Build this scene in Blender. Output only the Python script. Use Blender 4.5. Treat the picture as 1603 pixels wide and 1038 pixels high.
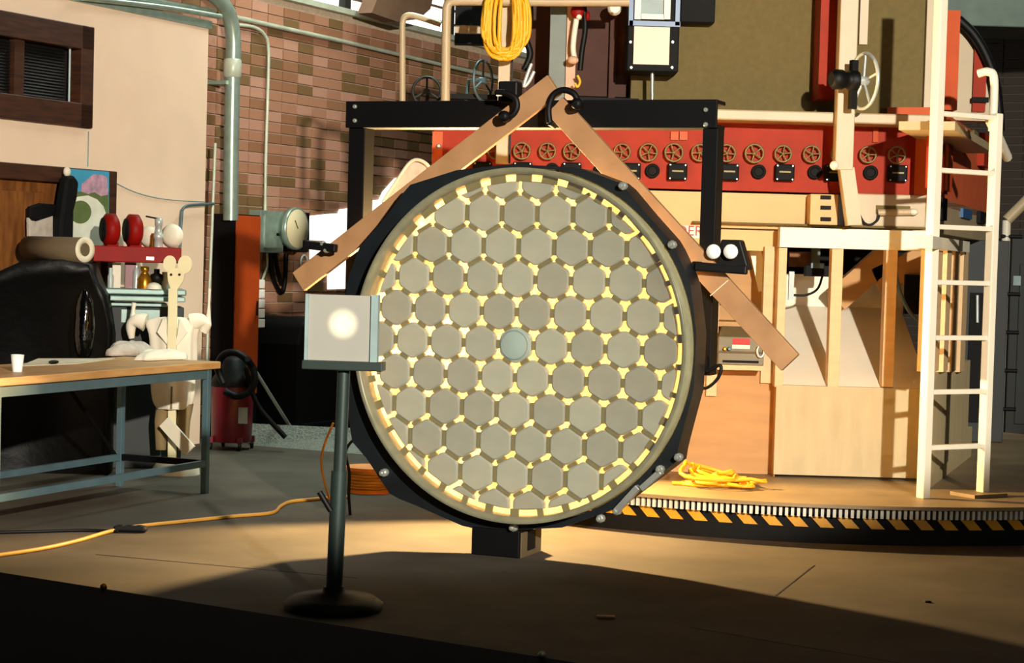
import bpy, math, random
from mathutils import Vector, Matrix
random.seed(7)
for o in list(bpy.data.objects): bpy.data.objects.remove(o, do_unlink=True)
scn = bpy.context.scene
col = scn.collection
R = math.radians

# ------------------------------------------------------------------ camera
W, H, FPX = 1603.0, 1038.0, 3000.0
CAMZ, PITCH, ROLL = 1.53, math.atan((519-405)/3000.0), 0.028
fw = Vector((0, math.cos(PITCH), -math.sin(PITCH)))
r0 = Vector((1, 0, 0)); u0 = Vector((0, math.sin(PITCH), math.cos(PITCH)))
CR = r0*math.cos(ROLL)+u0*math.sin(ROLL); CU = u0*math.cos(ROLL)-r0*math.sin(ROLL)
EYE = Vector((0, 0, CAMZ))
cd = bpy.data.cameras.new('camera'); cam = bpy.data.objects.new('camera', cd); col.objects.link(cam)
cd.sensor_fit = 'HORIZONTAL'; cd.sensor_width = 36; cd.lens = 36*FPX/W; cd.clip_start = .1; cd.clip_end = 100
m = Matrix((CR, CU, -fw)).transposed().to_4x4(); m.translation = EYE
cam.matrix_world = m
scn.camera = cam

# ------------------------------------------------------------------ world, lights, exposure
wd = bpy.data.worlds.new('world'); scn.world = wd; wd.use_nodes = True
wd.node_tree.nodes['Background'].inputs[0].default_value = (.55, .75, .8, 1)
wd.node_tree.nodes['Background'].inputs[1].default_value = .02
scn.view_settings.view_transform = 'Standard'; scn.view_settings.look = 'None'
scn.view_settings.gamma = 1; scn.view_settings.exposure = 0; scn.view_settings.use_curve_mapping = False

def light(name, kind, loc, power, color, aim=None, **kw):
    l = bpy.data.lights.new(name, kind); l.energy = power; l.color = color
    for k, v in kw.items(): setattr(l, k, v)
    o = bpy.data.objects.new(name, l); col.objects.link(o); o.location = loc
    if aim: o.rotation_euler = (Vector(aim)-Vector(loc)).to_track_quat('-Z', 'Y').to_euler()
    return o
# flood lamp in the hall, behind and to the right of the photographer, tilted up at the furnace
light('flood_lamp', 'SPOT', (3.0, -3.0, 4.2), 12500, (1, .91, .78), (3-10*math.sin(R(16)), -3+10*math.cos(R(16)), 4.2+10*math.tan(R(16.2))), spot_size=R(70), spot_blend=.05, shadow_soft_size=.12)
# ceiling lamps far back in the hall: a weak cool wash over the rear floor
# low flood lamp standing on the floor at the right of the camera, aimed at the furnace skirt
light('low_flood_lamp', 'SPOT', (3.6, 1.5, 2.2), 260, (1, .92, .8), (2.1, 11.9, 2.1), spot_size=R(33), spot_blend=.4, shadow_soft_size=.06)
light('ceiling_lamp_rear', 'AREA', (-.7, 13.3, 4.4), 42, (.75, 1, .9), (-1.0, 13.2, 0), shape='RECTANGLE', size=2.2, size_y=.5, spread=R(80))
light('brick_fill_light', 'AREA', (-.9, 15.4, 5.0), 75, (.95, 1, .9), (-1.6, 15.2, 0), shape='RECTANGLE', size=2.2, size_y=.5)  # extra fill added to brighten the brick wall
light('ceiling_lamp_side', 'AREA', (4.6, 16.0, 5.2), 22, (.8, 1, .92), (4.6, 15.6, 0), shape='RECTANGLE', size=2.2, size_y=.5)

# ------------------------------------------------------------------ materials
def lin(c):
    if isinstance(c, str): c = [int(c[i:i+2], 16) for i in (1, 3, 5)]
    return [((v/255)/12.92 if v/255 <= .04045 else ((v/255+.055)/1.055)**2.4) for v in c]
def mat(name, c, rough=.6, metal=0, c2=None, scale=6, var=.25, bump=0, spec=.5, emit=0, trans=0, stretch=None, coat=0):
    mt = bpy.data.materials.new(name); mt.use_nodes = True
    nt = mt.node_tree; b = nt.nodes['Principled BSDF']; L = lin(c)
    b.inputs['Roughness'].default_value = rough; b.inputs['Metallic'].default_value = metal
    b.inputs['Specular IOR Level'].default_value = spec; b.inputs['Coat Weight'].default_value = coat
    tc = nt.nodes.new('ShaderNodeTexCoord'); mp = nt.nodes.new('ShaderNodeMapping')
    if stretch: mp.inputs['Scale'].default_value = stretch
    nt.links.new(tc.outputs['Object'], mp.inputs[0])
    nz = nt.nodes.new('ShaderNodeTexNoise'); nz.inputs['Scale'].default_value = scale; nz.inputs['Detail'].default_value = 5
    nt.links.new(mp.outputs[0], nz.inputs['Vector'])
    rp = nt.nodes.new('ShaderNodeValToRGB'); nt.links.new(nz.outputs['Fac'], rp.inputs[0])
    D = lin(c2) if c2 else [v*(1-var) for v in L]
    rp.color_ramp.elements[0].position = .3; rp.color_ramp.elements[1].position = .7
    rp.color_ramp.elements[0].color = (*D, 1); rp.color_ramp.elements[1].color = (*L, 1)
    nt.links.new(rp.outputs[0], b.inputs['Base Color'])
    if bump:
        bp = nt.nodes.new('ShaderNodeBump'); bp.inputs['Strength'].default_value = bump; bp.inputs['Distance'].default_value = .02
        nt.links.new(nz.outputs['Fac'], bp.inputs['Height']); nt.links.new(bp.outputs[0], b.inputs['Normal'])
    if emit:
        b.inputs['Emission Color'].default_value = (*L, 1); b.inputs['Emission Strength'].default_value = emit
    if trans:
        out = nt.nodes['Material Output']; t = nt.nodes.new('ShaderNodeBsdfTranslucent'); mx = nt.nodes.new('ShaderNodeMixShader')
        nt.links.new(rp.outputs[0], t.inputs[0]); mx.inputs[0].default_value = trans
        nt.links.new(b.outputs[0], mx.inputs[1]); nt.links.new(t.outputs[0], mx.inputs[2]); nt.links.new(mx.outputs[0], out.inputs[0])
    return mt
def glass(name, tint, rough, amount):
    mt = bpy.data.materials.new(name); mt.use_nodes = True; nt = mt.node_tree
    for n in list(nt.nodes): nt.nodes.remove(n)
    out = nt.nodes.new('ShaderNodeOutputMaterial'); t = nt.nodes.new('ShaderNodeBsdfTransparent'); g = nt.nodes.new('ShaderNodeBsdfGlossy')
    mx = nt.nodes.new('ShaderNodeMixShader'); lw = nt.nodes.new('ShaderNodeFresnel'); ad = nt.nodes.new('ShaderNodeMath')
    lw.inputs['IOR'].default_value = 1.5; ad.inputs[1].default_value = amount
    t.inputs[0].default_value = (*tint, 1); g.inputs['Roughness'].default_value = rough
    nt.links.new(lw.outputs[0], ad.inputs[0]); nt.links.new(ad.outputs[0], mx.inputs[0])
    nt.links.new(t.outputs[0], mx.inputs[1]); nt.links.new(g.outputs[0], mx.inputs[2]); nt.links.new(mx.outputs[0], out.inputs[0])
    return mt
M = dict(
    floor=mat('concrete', '#585147', .85, c2='#403b33', scale=1.6, bump=.1, spec=.15),
    mortar=mat('mortar', '#d8c4a8', .9, scale=30), 
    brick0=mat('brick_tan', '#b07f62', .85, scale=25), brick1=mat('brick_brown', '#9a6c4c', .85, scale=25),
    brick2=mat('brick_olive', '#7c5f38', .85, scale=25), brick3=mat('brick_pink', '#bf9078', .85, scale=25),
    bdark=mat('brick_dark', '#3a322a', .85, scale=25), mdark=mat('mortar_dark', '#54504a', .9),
    plaster=mat('cream_plaster', '#e6cdb2', .85, var=.07, scale=3, bump=.03),
    ceil=mat('ceiling_board', '#22231f', .9), dkwood=mat('dark_wood', '#4a2a17', .5, c2='#2c160c', stretch=(1, 1, 8), scale=5),
    door=mat('door_wood', '#8a5524', .5, c2='#5a3212', stretch=(6, 6, 1), scale=4), black=mat('black_paint', '#08090a', .7, spec=.2),
    blacksteel=mat('black_steel', '#060607', .6, spec=.15), blackrub=mat('black_rubber', '#060607', .55, spec=.25),
    bag=mat('black_plastic', '#030404', .14, bump=.5, scale=9, spec=.6), galv=mat('galvanized', '#a6bcae', .32, .45, scale=14),
    conduit=mat('painted_conduit', '#c8d2bc', .4, .1), creampaint=mat('cream_paint', '#b29f7c', .45, var=.1),
    creamwall=mat('cream_panel', '#cfa86a', .55, var=.1, scale=3), white=mat('white_paint', '#dfd8c2', .45, var=.06),
    ply=mat('plywood', '#b98c54', .65, var=.16, scale=3, stretch=(1, 1, 5)), plypale=mat('pale_plywood', '#b9a981', .65, var=.14, scale=3, stretch=(5, 5, 1)),
    stud=mat('pine_stud', '#d2b284', .6, var=.12, scale=5, stretch=(1, 1, 6)), board=mat('pine_board', '#ad8258', .6, c2='#966e48', scale=5),
    redpaint=mat('red_paint', '#9c2a08', .6, var=.15, spec=.2), litred=mat('lit_red', '#cc6038', .6, spec=.2, var=.12), orange=mat('orange_paint', '#b84a1a', .6, spec=.2, var=.15),  # salmon tone: the red lightened to look lit on the furnace side
    redtool=mat('red_enamel', '#8a0f08', .5, spec=.12), darkred=mat('dark_red', '#6e1020', .4), olive=mat('olive_canvas', '#6a5c34', .9, scale=30, var=.15),
    brownpanel=mat('brown_panel', '#4b2a1e', .8), greypost=mat('grey_green_post', '#5a665c', .5), pinkpost=mat('buff_post', '#c8a080', .55),
    yrope=mat('yellow_cable', '#e8ac18', .5, var=.15), ocord=mat('orange_cord', '#c08a30', .5), steel=mat('bright_steel', '#c8d0cc', .3, .35),
    wheel=mat('brass_green', '#7c6c3c', .5, .2), bluemetal=mat('blue_metal', '#2a5f92', .4), chalk=mat('white_panel', '#d9d2bf', .6, var=.05),
    teal=mat('blue_grey_steel', '#56717a', .45, .2), tabletop=mat('table_wood', '#c69a62', .5, c2='#a67c48', scale=4, stretch=(1, 6, 6)),
    cloth=mat('white_cloth', '#ece4cf', .9, var=.08), clothgrey=mat('grey_cloth', '#c2b6a8', .9, bump=.5, scale=20), khaki=mat('khaki', '#8a744e', .9),
    mouse=mat('cream_card', '#e0d6ac', .7, var=.05), glassgrey=mat('grey_glass_cell', '#9a9484', .5, var=.08, scale=9, trans=.12),
    ribm=mat('olive_glass_rib', '#978d55', .4, var=.2, trans=.3), joint=mat('pale_glass_joint', '#ffebbc', .4, var=.03, trans=.75),
    rimglass=mat('rim_glass', '#a9a888', .25, var=.3, scale=12, trans=.35), bluegl=mat('blue_grey_glass', '#a9bab5', .35, var=.1, scale=9),
    holder=mat('holder_steel', '#171d21', .45, .1, var=.4, spec=.3), screen=mat('screen_card', '#96958c', .7, var=.05), frameg=mat('grey_frame', '#8ca3a2', .5),
    pole=mat('grey_green_pole', '#2c3a36', .45, .3), bolt=mat('bolt_steel', '#b9bfb8', .3, .6), brass=mat('brass', '#c98d28', .28, .8),
    paper=mat('white_paper', '#f6f5ee', .8, var=.03), kraft=mat('kraft_paper', '#64543a', .8), papercore=mat('card_core', '#e6dcc0', .7),
    hazy=mat('hazard_yellow', '#d79a1e', .5), tick=mat('tooth_white', '#dcd8c8', .5), deck=mat('deck_plate', '#8f7a56', .55, c2='#766446', scale=3),
    olivebox=mat('olive_metal', '#6e6647', .5), labelred=mat('label_red', '#b8201c', .6), labelwhite=mat('label_white', '#e8dfce', .6),
    sky=mat('bright_pane', '#f4f6ee', .5, emit=2), fluor=mat('tube_lamp', '#fffbe8', .5, emit=6), beam=mat('roof_beam', '#7a5f48', .8),
    duct=mat('duct_green', '#56685e', .5, .1), greymat=mat('ramp_grey', '#8a8f84', .6), reelwood=mat('reel_wood', '#e08a34', .6, var=.2),
    grinder=mat('grey_machine', '#7d958e', .4, .3), glassd=glass('dark_pane', (.25, .28, .3), .05, .05),
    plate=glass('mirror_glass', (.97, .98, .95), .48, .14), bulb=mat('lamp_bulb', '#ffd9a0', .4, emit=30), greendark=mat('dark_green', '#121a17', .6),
    skyb=mat('print_blue', '#3f9fc4', .7), pinkb=mat('print_pink', '#c99ab0', .8, scale=18, c2='#8f7a88'), greenb=mat('print_green', '#5c6e3a', .8, scale=10), whiteb=mat('print_white', '#e4e6d2', .7),
    day=mat('daylit_pane', '#f6f8f2', .5, emit=1.6),
    plylit=mat('lit_plywood', '#efe6cf', .65, var=.08, scale=3),  # plywood lightened so the sloping sheet looks lit
    heap=mat('dull_black_plastic', '#040404', .45, bump=.4, scale=6, spec=.2),
    sand=mat('dark_shutter', '#141210', .5),
)

# ------------------------------------------------------------------ frames: a plan direction in the hall, with pixel measuring
class Fr:
    def __init__(s, t, o):
        s.t = t; s.M = Matrix.Translation((o[0], o[1], 0)) @ Matrix.Rotation(t, 4, 'Z'); s.I = s.M.inverted()
    def hit(s, x, y, b):
        d = fw*FPX+CR*(x-W/2)-CU*(y-H/2)
        e = s.I @ EYE; q = s.I.to_3x3() @ d
        return e+q*((b-e.y)/q.y)
    def rect(s, x0, y0, x1, y1, b):
        xm, ym = (x0+x1)/2, (y0+y1)/2
        return s.hit(x0, ym, b).x, s.hit(x1, ym, b).x, s.hit(xm, y1, b).z, s.hit(xm, y0, b).z
def ground(x, y, z=0):
    d = fw*FPX+CR*(x-W/2)-CU*(y-H/2)
    return EYE+d*((z-CAMZ)/d.z)
ROOM = Fr(0, (0, 0))
wdir = Vector((.4933, 1, 0)).normalized()
WALL = Fr(math.atan2(wdir.y, wdir.x), (-1.9, 16.9))      # local x runs along the brick wall, local -y points into the hall
MC = ROOM.hit(805, 542, 9.65)
YAW = R(21.8)
MIR = Fr(-YAW, (MC.x, MC.y))

def tag(o, label=None, cat=None, group=None, kind=None):
    for k, v in (('label', label), ('category', cat), ('group', group), ('kind', kind)):
        if v: o[k] = v
    return o
WM = {}
def thing(name, label, cat, fr, loc, group=None, kind=None):
    o = bpy.data.objects.new(name, None); col.objects.link(o)
    w = fr.M @ Vector(loc); o.location = w; o.rotation_euler = (0, 0, fr.t); o.empty_display_size = .1
    WM[o] = Matrix.Translation(w) @ Matrix.Rotation(fr.t, 4, 'Z')
    return tag(o, label, cat, group, kind)

class B:
    def __init__(s, fr=ROOM): s.fr = fr; s.v = []; s.f = []; s.sm = []
    def add(s, vs, fs, sm=False):
        k = len(s.v); s.v += [Vector(v) for v in vs]; s.f += [[i+k for i in f] for f in fs]; s.sm += [sm]*len(fs); return s
    def box(s, a0, a1, b0, b1, c0, c1):
        a0, a1 = sorted((a0, a1)); b0, b1 = sorted((b0, b1)); c0, c1 = sorted((c0, c1))
        return s.add([(a, b, c) for c in (c0, c1) for b in (b0, b1) for a in (a0, a1)],
                     [(0, 2, 3, 1), (4, 5, 7, 6), (0, 1, 5, 4), (2, 6, 7, 3), (0, 4, 6, 2), (1, 3, 7, 5)])
    def px(s, x0, y0, x1, y1, b, d):                 # front rectangle measured at depth b, thickness d
        a0, a1, c0, c1 = s.fr.rect(x0, y0, x1, y1, b); return s.box(a0, a1, b, b+d, c0, c1)
    def bar(s, p, q, w, h, up=(0, 0, 1)):
        p, q = Vector(p), Vector(q); d = (q-p).normalized(); n = d.cross(Vector(up)); n.normalize(); u = n.cross(d)
        vs = [e+n*(i*w/2)+u*(j*h/2) for e in (p, q) for i, j in ((-1, -1), (1, -1), (1, 1), (-1, 1))]
        return s.add(vs, [(3, 2, 1, 0), (4, 5, 6, 7), (0, 1, 5, 4), (1, 2, 6, 5), (2, 3, 7, 6), (3, 0, 4, 7)])
    def tube(s, pts, r, n=8, closed=False):
        pts = [Vector(p) for p in pts]; N = len(pts); rs = r if isinstance(r, (list, tuple)) else [r]*N
        prev = None; rings = []
        for i, p in enumerate(pts):
            a = pts[i-1] if (i or closed) else p; c = pts[(i+1) % N] if (i < N-1 or closed) else p
            t = (c-a).normalized()
            if prev is None: prev = t.orthogonal().normalized()
            prev = (prev-t*prev.dot(t)).normalized(); w = t.cross(prev)
            rings.append([p+prev*(rs[i]*math.cos(2*math.pi*k/n))+w*(rs[i]*math.sin(2*math.pi*k/n)) for k in range(n)])
        vs = [v for r_ in rings for v in r_]; fs = []
        for i in range(N if closed else N-1):
            j = (i+1) % N
            for k in range(n): fs.append((i*n+k, i*n+(k+1) % n, j*n+(k+1) % n, j*n+k))
        s.add(vs, fs, True)
        if not closed: s.add(rings[0], [tuple(range(n))[::-1]]); s.add(rings[-1], [tuple(range(n))])
        return s
    def lathe(s, c, prof, n=24, axis='z', sm=True):
        c = Vector(c); vs = []
        for r, h in prof:
            for k in range(n):
                a = 2*math.pi*k/n; x, y = r*math.cos(a), r*math.sin(a)
                vs.append(c+Vector({'z': (x, y, h), 'y': (x, h, -y), 'x': (h, x, y)}[axis]))
        fs = []
        for i in range(len(prof)-1):
            for k in range(n): fs.append((i*n+k, i*n+(k+1) % n, (i+1)*n+(k+1) % n, (i+1)*n+k))
        s.add(vs, fs, sm)
        for i, fl in ((0, True), (len(prof)-1, False)):
            if prof[i][0] > 1e-4:
                ring = vs[i*n:(i+1)*n]; s.add(ring, [tuple(range(n))[::-1] if fl else tuple(range(n))])
        return s
    def prism(s, poly, b0, b1):                       # polygon in local (x, z), extruded along local y
        n = len(poly); vs = [(a, b0, c) for a, c in poly]+[(a, b1, c) for a, c in poly]
        return s.add(vs, [tuple(range(n)), tuple(range(2*n-1, n-1, -1))]+[(i, i+n, (i+1) % n+n, (i+1) % n) for i in range(n)])
    def slab(s, poly, c0, c1):                        # polygon in local (x, y), extruded along z
        n = len(poly); vs = [(a, b, c0) for a, b in poly]+[(a, b, c1) for a, b in poly]
        return s.add(vs, [tuple(range(n-1, -1, -1)), tuple(range(n, 2*n))]+[(i, (i+1) % n, (i+1) % n+n, i+n) for i in range(n)])
    def ball(s, c, rx, ry=None, rz=None, n=14, k=9, noise=0):
        ry = ry or rx; rz = rz or rx; c = Vector(c); vs = []; rnd = random.Random(hash((round(c.x, 3), round(c.z, 3))) & 0xffff)
        for i in range(k+1):
            t = math.pi*i/k
            for j in range(n):
                a = 2*math.pi*j/n; q = 1+rnd.uniform(-noise, noise)
                vs.append(c+Vector((rx*math.sin(t)*math.cos(a)*q, ry*math.sin(t)*math.sin(a)*q, rz*math.cos(t)*q)))
        fs = [(i*n+j, (i+1)*n+j, (i+1)*n+(j+1) % n, i*n+(j+1) % n) for i in range(k) for j in range(n)]
        return s.add(vs, fs, True)
    def ring(s, c, Rr, r, axis='y', n=24, k=6, sx=1):
        c = Vector(c); pts = []
        for i in range(n):
            a = 2*math.pi*i/n; x, y = Rr*math.cos(a)*sx, Rr*math.sin(a)
            pts.append(c+Vector({'z': (x, y, 0), 'y': (x, 0, y), 'x': (0, x, y)}[axis]))
        return s.tube(pts, r, k, True)
    def build(s, name, m, parent=None, label=None, cat=None, group=None, kind=None, bevel=0, sub=0):
        vs = [s.fr.M @ v for v in s.v]
        if parent is not None: L = WM[parent]
        else:
            mn = [min(v[i] for v in s.v) for i in range(3)]; mx = [max(v[i] for v in s.v) for i in range(3)]
            L = Matrix.Translation(s.fr.M @ Vector(((mn[0]+mx[0])/2, (mn[1]+mx[1])/2, mn[2]))) @ Matrix.Rotation(s.fr.t, 4, 'Z')
        I = L.inverted()
        me = bpy.data.meshes.new(name); me.from_pydata([I @ v for v in vs], [], s.f)
        me.polygons.foreach_set('use_smooth', s.sm); me.materials.append(M[m] if isinstance(m, str) else m); me.update()
        o = bpy.data.objects.new(name, me); col.objects.link(o); WM[o] = L
        if parent is not None: o.parent = parent
        else: o.location = L.translation; o.rotation_euler = (0, 0, s.fr.t)
        if bevel:
            bv = o.modifiers.new('bevel', 'BEVEL'); bv.width = bevel; bv.segments = 2; bv.limit_method = 'ANGLE'
        if sub:
            sb = o.modifiers.new('sub', 'SUBSURF'); sb.levels = sb.render_levels = sub
        return tag(o, label, cat, group, kind)
def piece(name, me, parent, loc, rot=(0, 0, 0), scale=(1, 1, 1)):     # one more object on shared mesh data, in its parent's own axes
    o = bpy.data.objects.new(name, me); col.objects.link(o); o.parent = parent
    o.location = loc; o.rotation_euler = rot; o.scale = scale
    WM[o] = WM[parent] @ Matrix.LocRotScale(Vector(loc), Matrix.Rotation(rot[1], 3, 'Y').to_euler(), Vector(scale)); return o
def rawmesh(name, vs, fs, m, smooth=False):
    me = bpy.data.meshes.new(name); me.from_pydata(vs, [], fs); me.materials.append(M[m])
    if smooth: me.polygons.foreach_set('use_smooth', [True]*len(fs))
    me.update(); return me
def unit(m, name='brick'):
    e = .06
    b = B(); b.box(-.5, .5, -.5, .5, -.5, .5)
    return rawmesh(name, b.v, b.f, m)
def text(body, size, fr, loc, m, parent, name='lettering'):
    cu = bpy.data.curves.new(name, 'FONT'); cu.body = body; cu.size = size; cu.extrude = .001; cu.align_x = 'CENTER'; cu.align_y = 'CENTER'
    t = bpy.data.objects.new('tmp', cu); col.objects.link(t); me = bpy.data.meshes.new_from_object(t); bpy.data.objects.remove(t)
    me.materials.clear(); me.materials.append(M[m])
    o = bpy.data.objects.new(name, me); col.objects.link(o); o.parent = parent
    o.matrix_local = WM[parent].inverted() @ fr.M @ Matrix.Translation(loc) @ Matrix.Rotation(R(90), 4, 'X'); WM[o] = WM[parent]
    return o
def curve_pts(pts, k=6):                              # Catmull-Rom through the points
    pts = [Vector(p) for p in pts]; out = []
    for i in range(len(pts)-1):
        a, b, c, d = pts[max(i-1, 0)], pts[i], pts[i+1], pts[min(i+2, len(pts)-1)]
        for j in range(k):
            t = j/k; out.append(.5*((2*b)+(c-a)*t+(2*a-5*b+4*c-d)*t*t+(3*b-a-3*c+d)*t**3))
    return out+[pts[-1]]

# ------------------------------------------------------------------ the hall
b = B(); b.box(-14, 14, -8, 30, -.2, 0); b.build('floor', 'floor', kind='structure')
b = B(); b.box(-14, 14, -8, 30, 6.2, 6.4); b.build('ceiling', 'ceil', kind='structure')
BW, BH = .245, .091
BM = [unit('brick0'), unit('brick0'), unit('brick1'), unit('brick2'), unit('brick3')]
def brick_wall(name, fr, a0, a1, c1, window, meshes, mortar, rest, nmax=290, skip=None):
    root = thing(name, None, None, fr, (0, 0, 0), kind='structure')
    b = B(fr); b.box(a0, a1, .012, .25, 0, c1); b.build('mortar_bed', mortar, root)
    cand = []; far = []
    for i in range(int((a1-a0)/BW)):
        for k in range(int(c1/BH)):
            a, c = a0+(i+.5)*BW, (k+.5)*BH
            w = fr.M @ Vector((a, 0, c))-EYE; dz = w.dot(fw); x = W/2+FPX*w.dot(CR)/dz; y = H/2-FPX*w.dot(CU)/dz
            ok = any(q[0] < x < q[2] and q[1] < y < q[3] for q in window)
            (cand if ok else far).append((dz, a, c))
    cand.sort(); far += cand[nmax:]; cand = cand[:nmax]
    rnd = random.Random(3)
    for dz, a, c in cand:
        piece('brick', rnd.choice(meshes), root, (a, rnd.uniform(0, .004), c), (0, 0, 0), (BW-.014, .03, BH-.013))
    packs = {m_: B(fr) for m_ in rest}
    for dz, a, c in far:
        packs[rnd.choice(rest)].box(a-BW/2+.007, a+BW/2-.007, -.015, .015, c-BH/2+.0065, c+BH/2-.0065)
    for m_, b in packs.items():
        if b.v: b.build('brickwork', m_, root, kind='stuff')
    return root
wl = brick_wall('wall_left', WALL, -2.3, 6.7, 3.70, [(370, -10, 690, 320), (440, 320, 545, 450), (405, 440, 480, 520)], BM, 'mortar', ['brick0', 'brick1', 'brick2', 'brick3'])
# clerestory strip over the brick, bright panes in a white frame
w2 = thing('window_2', None, None, WALL, (0, 0, 3.70), kind='structure')
b = B(WALL); b.box(-2.3, 6.7, -.06, .2, 3.70, 3.75); b.build('window_sill', 'conduit', w2)
b = B(WALL); b.box(-2.3, 6.7, 0, .15, 4.9, 6.2); b.build('window_head', 'ceil', w2)
for i in range(10):
    a = -2.3+i
    b = B(WALL); b.box(a-.05, a+.05, -.02, .15, 3.75, 4.9); b.build('mullion', 'ceil', w2)
    if i < 9:
        b = B(WALL); b.box(a+.05, a+.95, .05, .07, 3.75, 4.9); b.build('pane', 'sky', w2)
        for k in range(6):
            b = B(WALL); b.box(a+.05, a+.95, .02, .05, 3.86+k*.14, 3.88+k*.14); b.build('glazing_bar', 'beam', w2)
BACK = Fr(WALL.t-R(90), tuple((WALL.M @ Vector((6.7, 0, 0)))[:2]))
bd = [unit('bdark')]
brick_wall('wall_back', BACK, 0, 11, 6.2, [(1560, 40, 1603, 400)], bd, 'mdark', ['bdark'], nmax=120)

# partition room with cream plaster, in front of the brick
PB = -.3
pe = WALL.hit(322, 250, PB).x
ptop = WALL.hit(322, 44, PB).z
PART = WALL
wa0, wa1, wc0, wc1 = WALL.rect(0, 0, 100, 100, PB)
b = B(WALL)
x0 = -6.5
dl, dr, dt = WALL.hit(-60, 400, PB).x, WALL.hit(178, 300, PB).x, WALL.hit(100, 262, PB).z
vl, vr = WALL.hit(-60, 100, PB).x, WALL.hit(140, 120, PB).x
vt, vb = WALL.hit(140, 43, PB).z, WALL.hit(137, 201, PB).z
for q in ((dr, pe, 0, ptop), (x0, dl, 0, ptop), (dl, dr, dt, vb), (vr, dr, vb, ptop), (dl, vr, vt, ptop)):
    b.box(q[0], q[1], PB, PB+.1, q[2], q[3])
b.box(pe-.1, pe, PB+.1, -.01, 0, ptop)
b.build('wall_partition', 'plaster', kind='structure')
b = B(WALL); b.box(x0, pe+.02, PB-.02, -.01, ptop, ptop+.06); b.build('trim_1', 'galv', kind='structure')
b = B(WALL); b.box(vr-.005, vr+.003, PB-.004, PB, dt+.02, vb-.02); b.build('trim_2', 'frameg', kind='structure')
w1 = thing('window_1', None, None, WALL, ((vl+vr)/2, PB, vb), kind='structure')
fwid = .17
for nm, q in (('jamb', (vr-fwid*.8, vr, vb, vt)), ('jamb', (vl, vl+fwid*.8, vb, vt)), ('head', (vl, vr, vt-fwid, vt)), ('sill', (vl, vr, vb, vb+fwid))):
    b = B(WALL); b.box(q[0], q[1], PB-.04, PB+.1, q[2], q[3]); b.build('window_'+nm, 'dkwood', w1, bevel=.006)
mx = WALL.hit(30, 110, PB).x
b = B(WALL); b.box(mx-.05, mx+.05, PB+.0, PB+.08, vb+fwid, vt-fwid); b.build('mullion', 'dkwood', w1)
b = B(WALL); b.box(vl+.1, vr-.1, PB+.085, PB+.095, vb+.1, vt-.1); b.build('back_panel', 'sand', w1)
ns = 18
for i in range(ns):
    c = vb+fwid+(i+.5)*(vt-vb-2*fwid)/ns
    for qa, qb in ((mx+.05, vr-fwid*.8-.09), (vl+.14, mx-.05)):
        b = B(WALL); b.add([(qa, PB+.03, c-.018), (qb, PB+.03, c-.018), (qb, PB+.06, c+.018), (qa, PB+.06, c+.018), (qa, PB+.036, c-.02), (qb, PB+.036, c-.02), (qb, PB+.066, c+.016), (qa, PB+.066, c+.016)],
                           [(0, 1, 2, 3), (7, 6, 5, 4), (0, 4, 5, 1), (3, 2, 6, 7), (0, 3, 7, 4), (1, 5, 6, 2)])
        b.build('slat', 'sand', w1)
b = B(WALL); b.tube([(vr-fwid*.8-.06, PB+.02, vb+fwid), (vr-fwid*.8-.06, PB+.02, vt-fwid)], .008); b.build('tilt_rod', 'bluegl', w1)
# door in the partition
d1 = thing('door_1', None, None, WALL, ((dl+dr)/2, PB, 0), kind='structure')
b = B(WALL); b.box(dr-.09, dr, PB-.03, PB+.1, 0, dt); b.box(dl, dr-.09, PB-.03, PB+.1, dt-.11, dt); b.box(dl, dl+.09, PB-.03, PB+.1, 0, dt-.11); b.build('door_frame', 'dkwood', d1, bevel=.005)
b = B(WALL); b.box(dl+.09, dr-.09, PB+.03, PB+.07, 0, dt-.11); b.build('door_leaf', 'door', d1)
for a0, a1, c0, c1 in ((.18, .75, 1.2, 1.9), (.18, .75, .25, 1.05)):
    b = B(WALL); b.box(dl+.09+a0, dl+.09+a1, PB+.015, PB+.03, c0, c1); b.build('panel', 'door', d1, bevel=.008)
kb = WALL.hit(17, 464, PB)
b = B(WALL); b.lathe((kb.x, PB-.05, kb.z), [(.01, 0), (.032, .012), (.034, .03), (.012, .045), (.012, .08)], 14, 'y'); b.build('door_knob', 'bolt', d1)
b = B(); b.box(-14, 14, -8.3, -8, 0, 6.2); b.build('wall_front', 'ceil', kind='structure')

# ------------------------------------------------------------------ honeycomb mirror (disc faces the camera, turned 22 degrees)
MZ = MC.z; RM = .90
mir = thing('honeycomb_mirror', 'large round glass mirror blank with grey hexagonal cells, standing upright on edge', 'mirror', MIR, (0, .2, MZ-RM))
def ml(x, y, b): return MIR.hit(x, y, b)
ROC = 7.5
def sag(r): return (RM*RM-r*r)/(2*ROC)
prof = [(.001, sag(0))]+[(RM*i/20, sag(RM*i/20)) for i in range(1, 21)]
b = B(MIR); b.lathe((0, 0, MZ), prof, 96, 'y')
b.f = b.f[:-1]; b.sm = b.sm[:-1]
b.build('faceplate', 'plate', mir)
CB = .07                                               # depth of the cell faces behind the edge of the faceplate
b = B(MIR)
N = 120
vs = []; fs = []
for r, h in ((RM, 0), (RM, .30), (.865, .30), (.868, CB-.02), (.878, .004)):
    for k in range(N):
        a = 2*math.pi*k/N; vs.append((r*math.cos(a), h, MZ+r*math.sin(a)))
for i in range(5):
    j = (i+1) % 5
    for k in range(N): fs.append((i*N+k, i*N+(k+1) % N, j*N+(k+1) % N, j*N+k))
b.add(vs, fs, True); b.build('rim', 'rimglass', mir)
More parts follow.
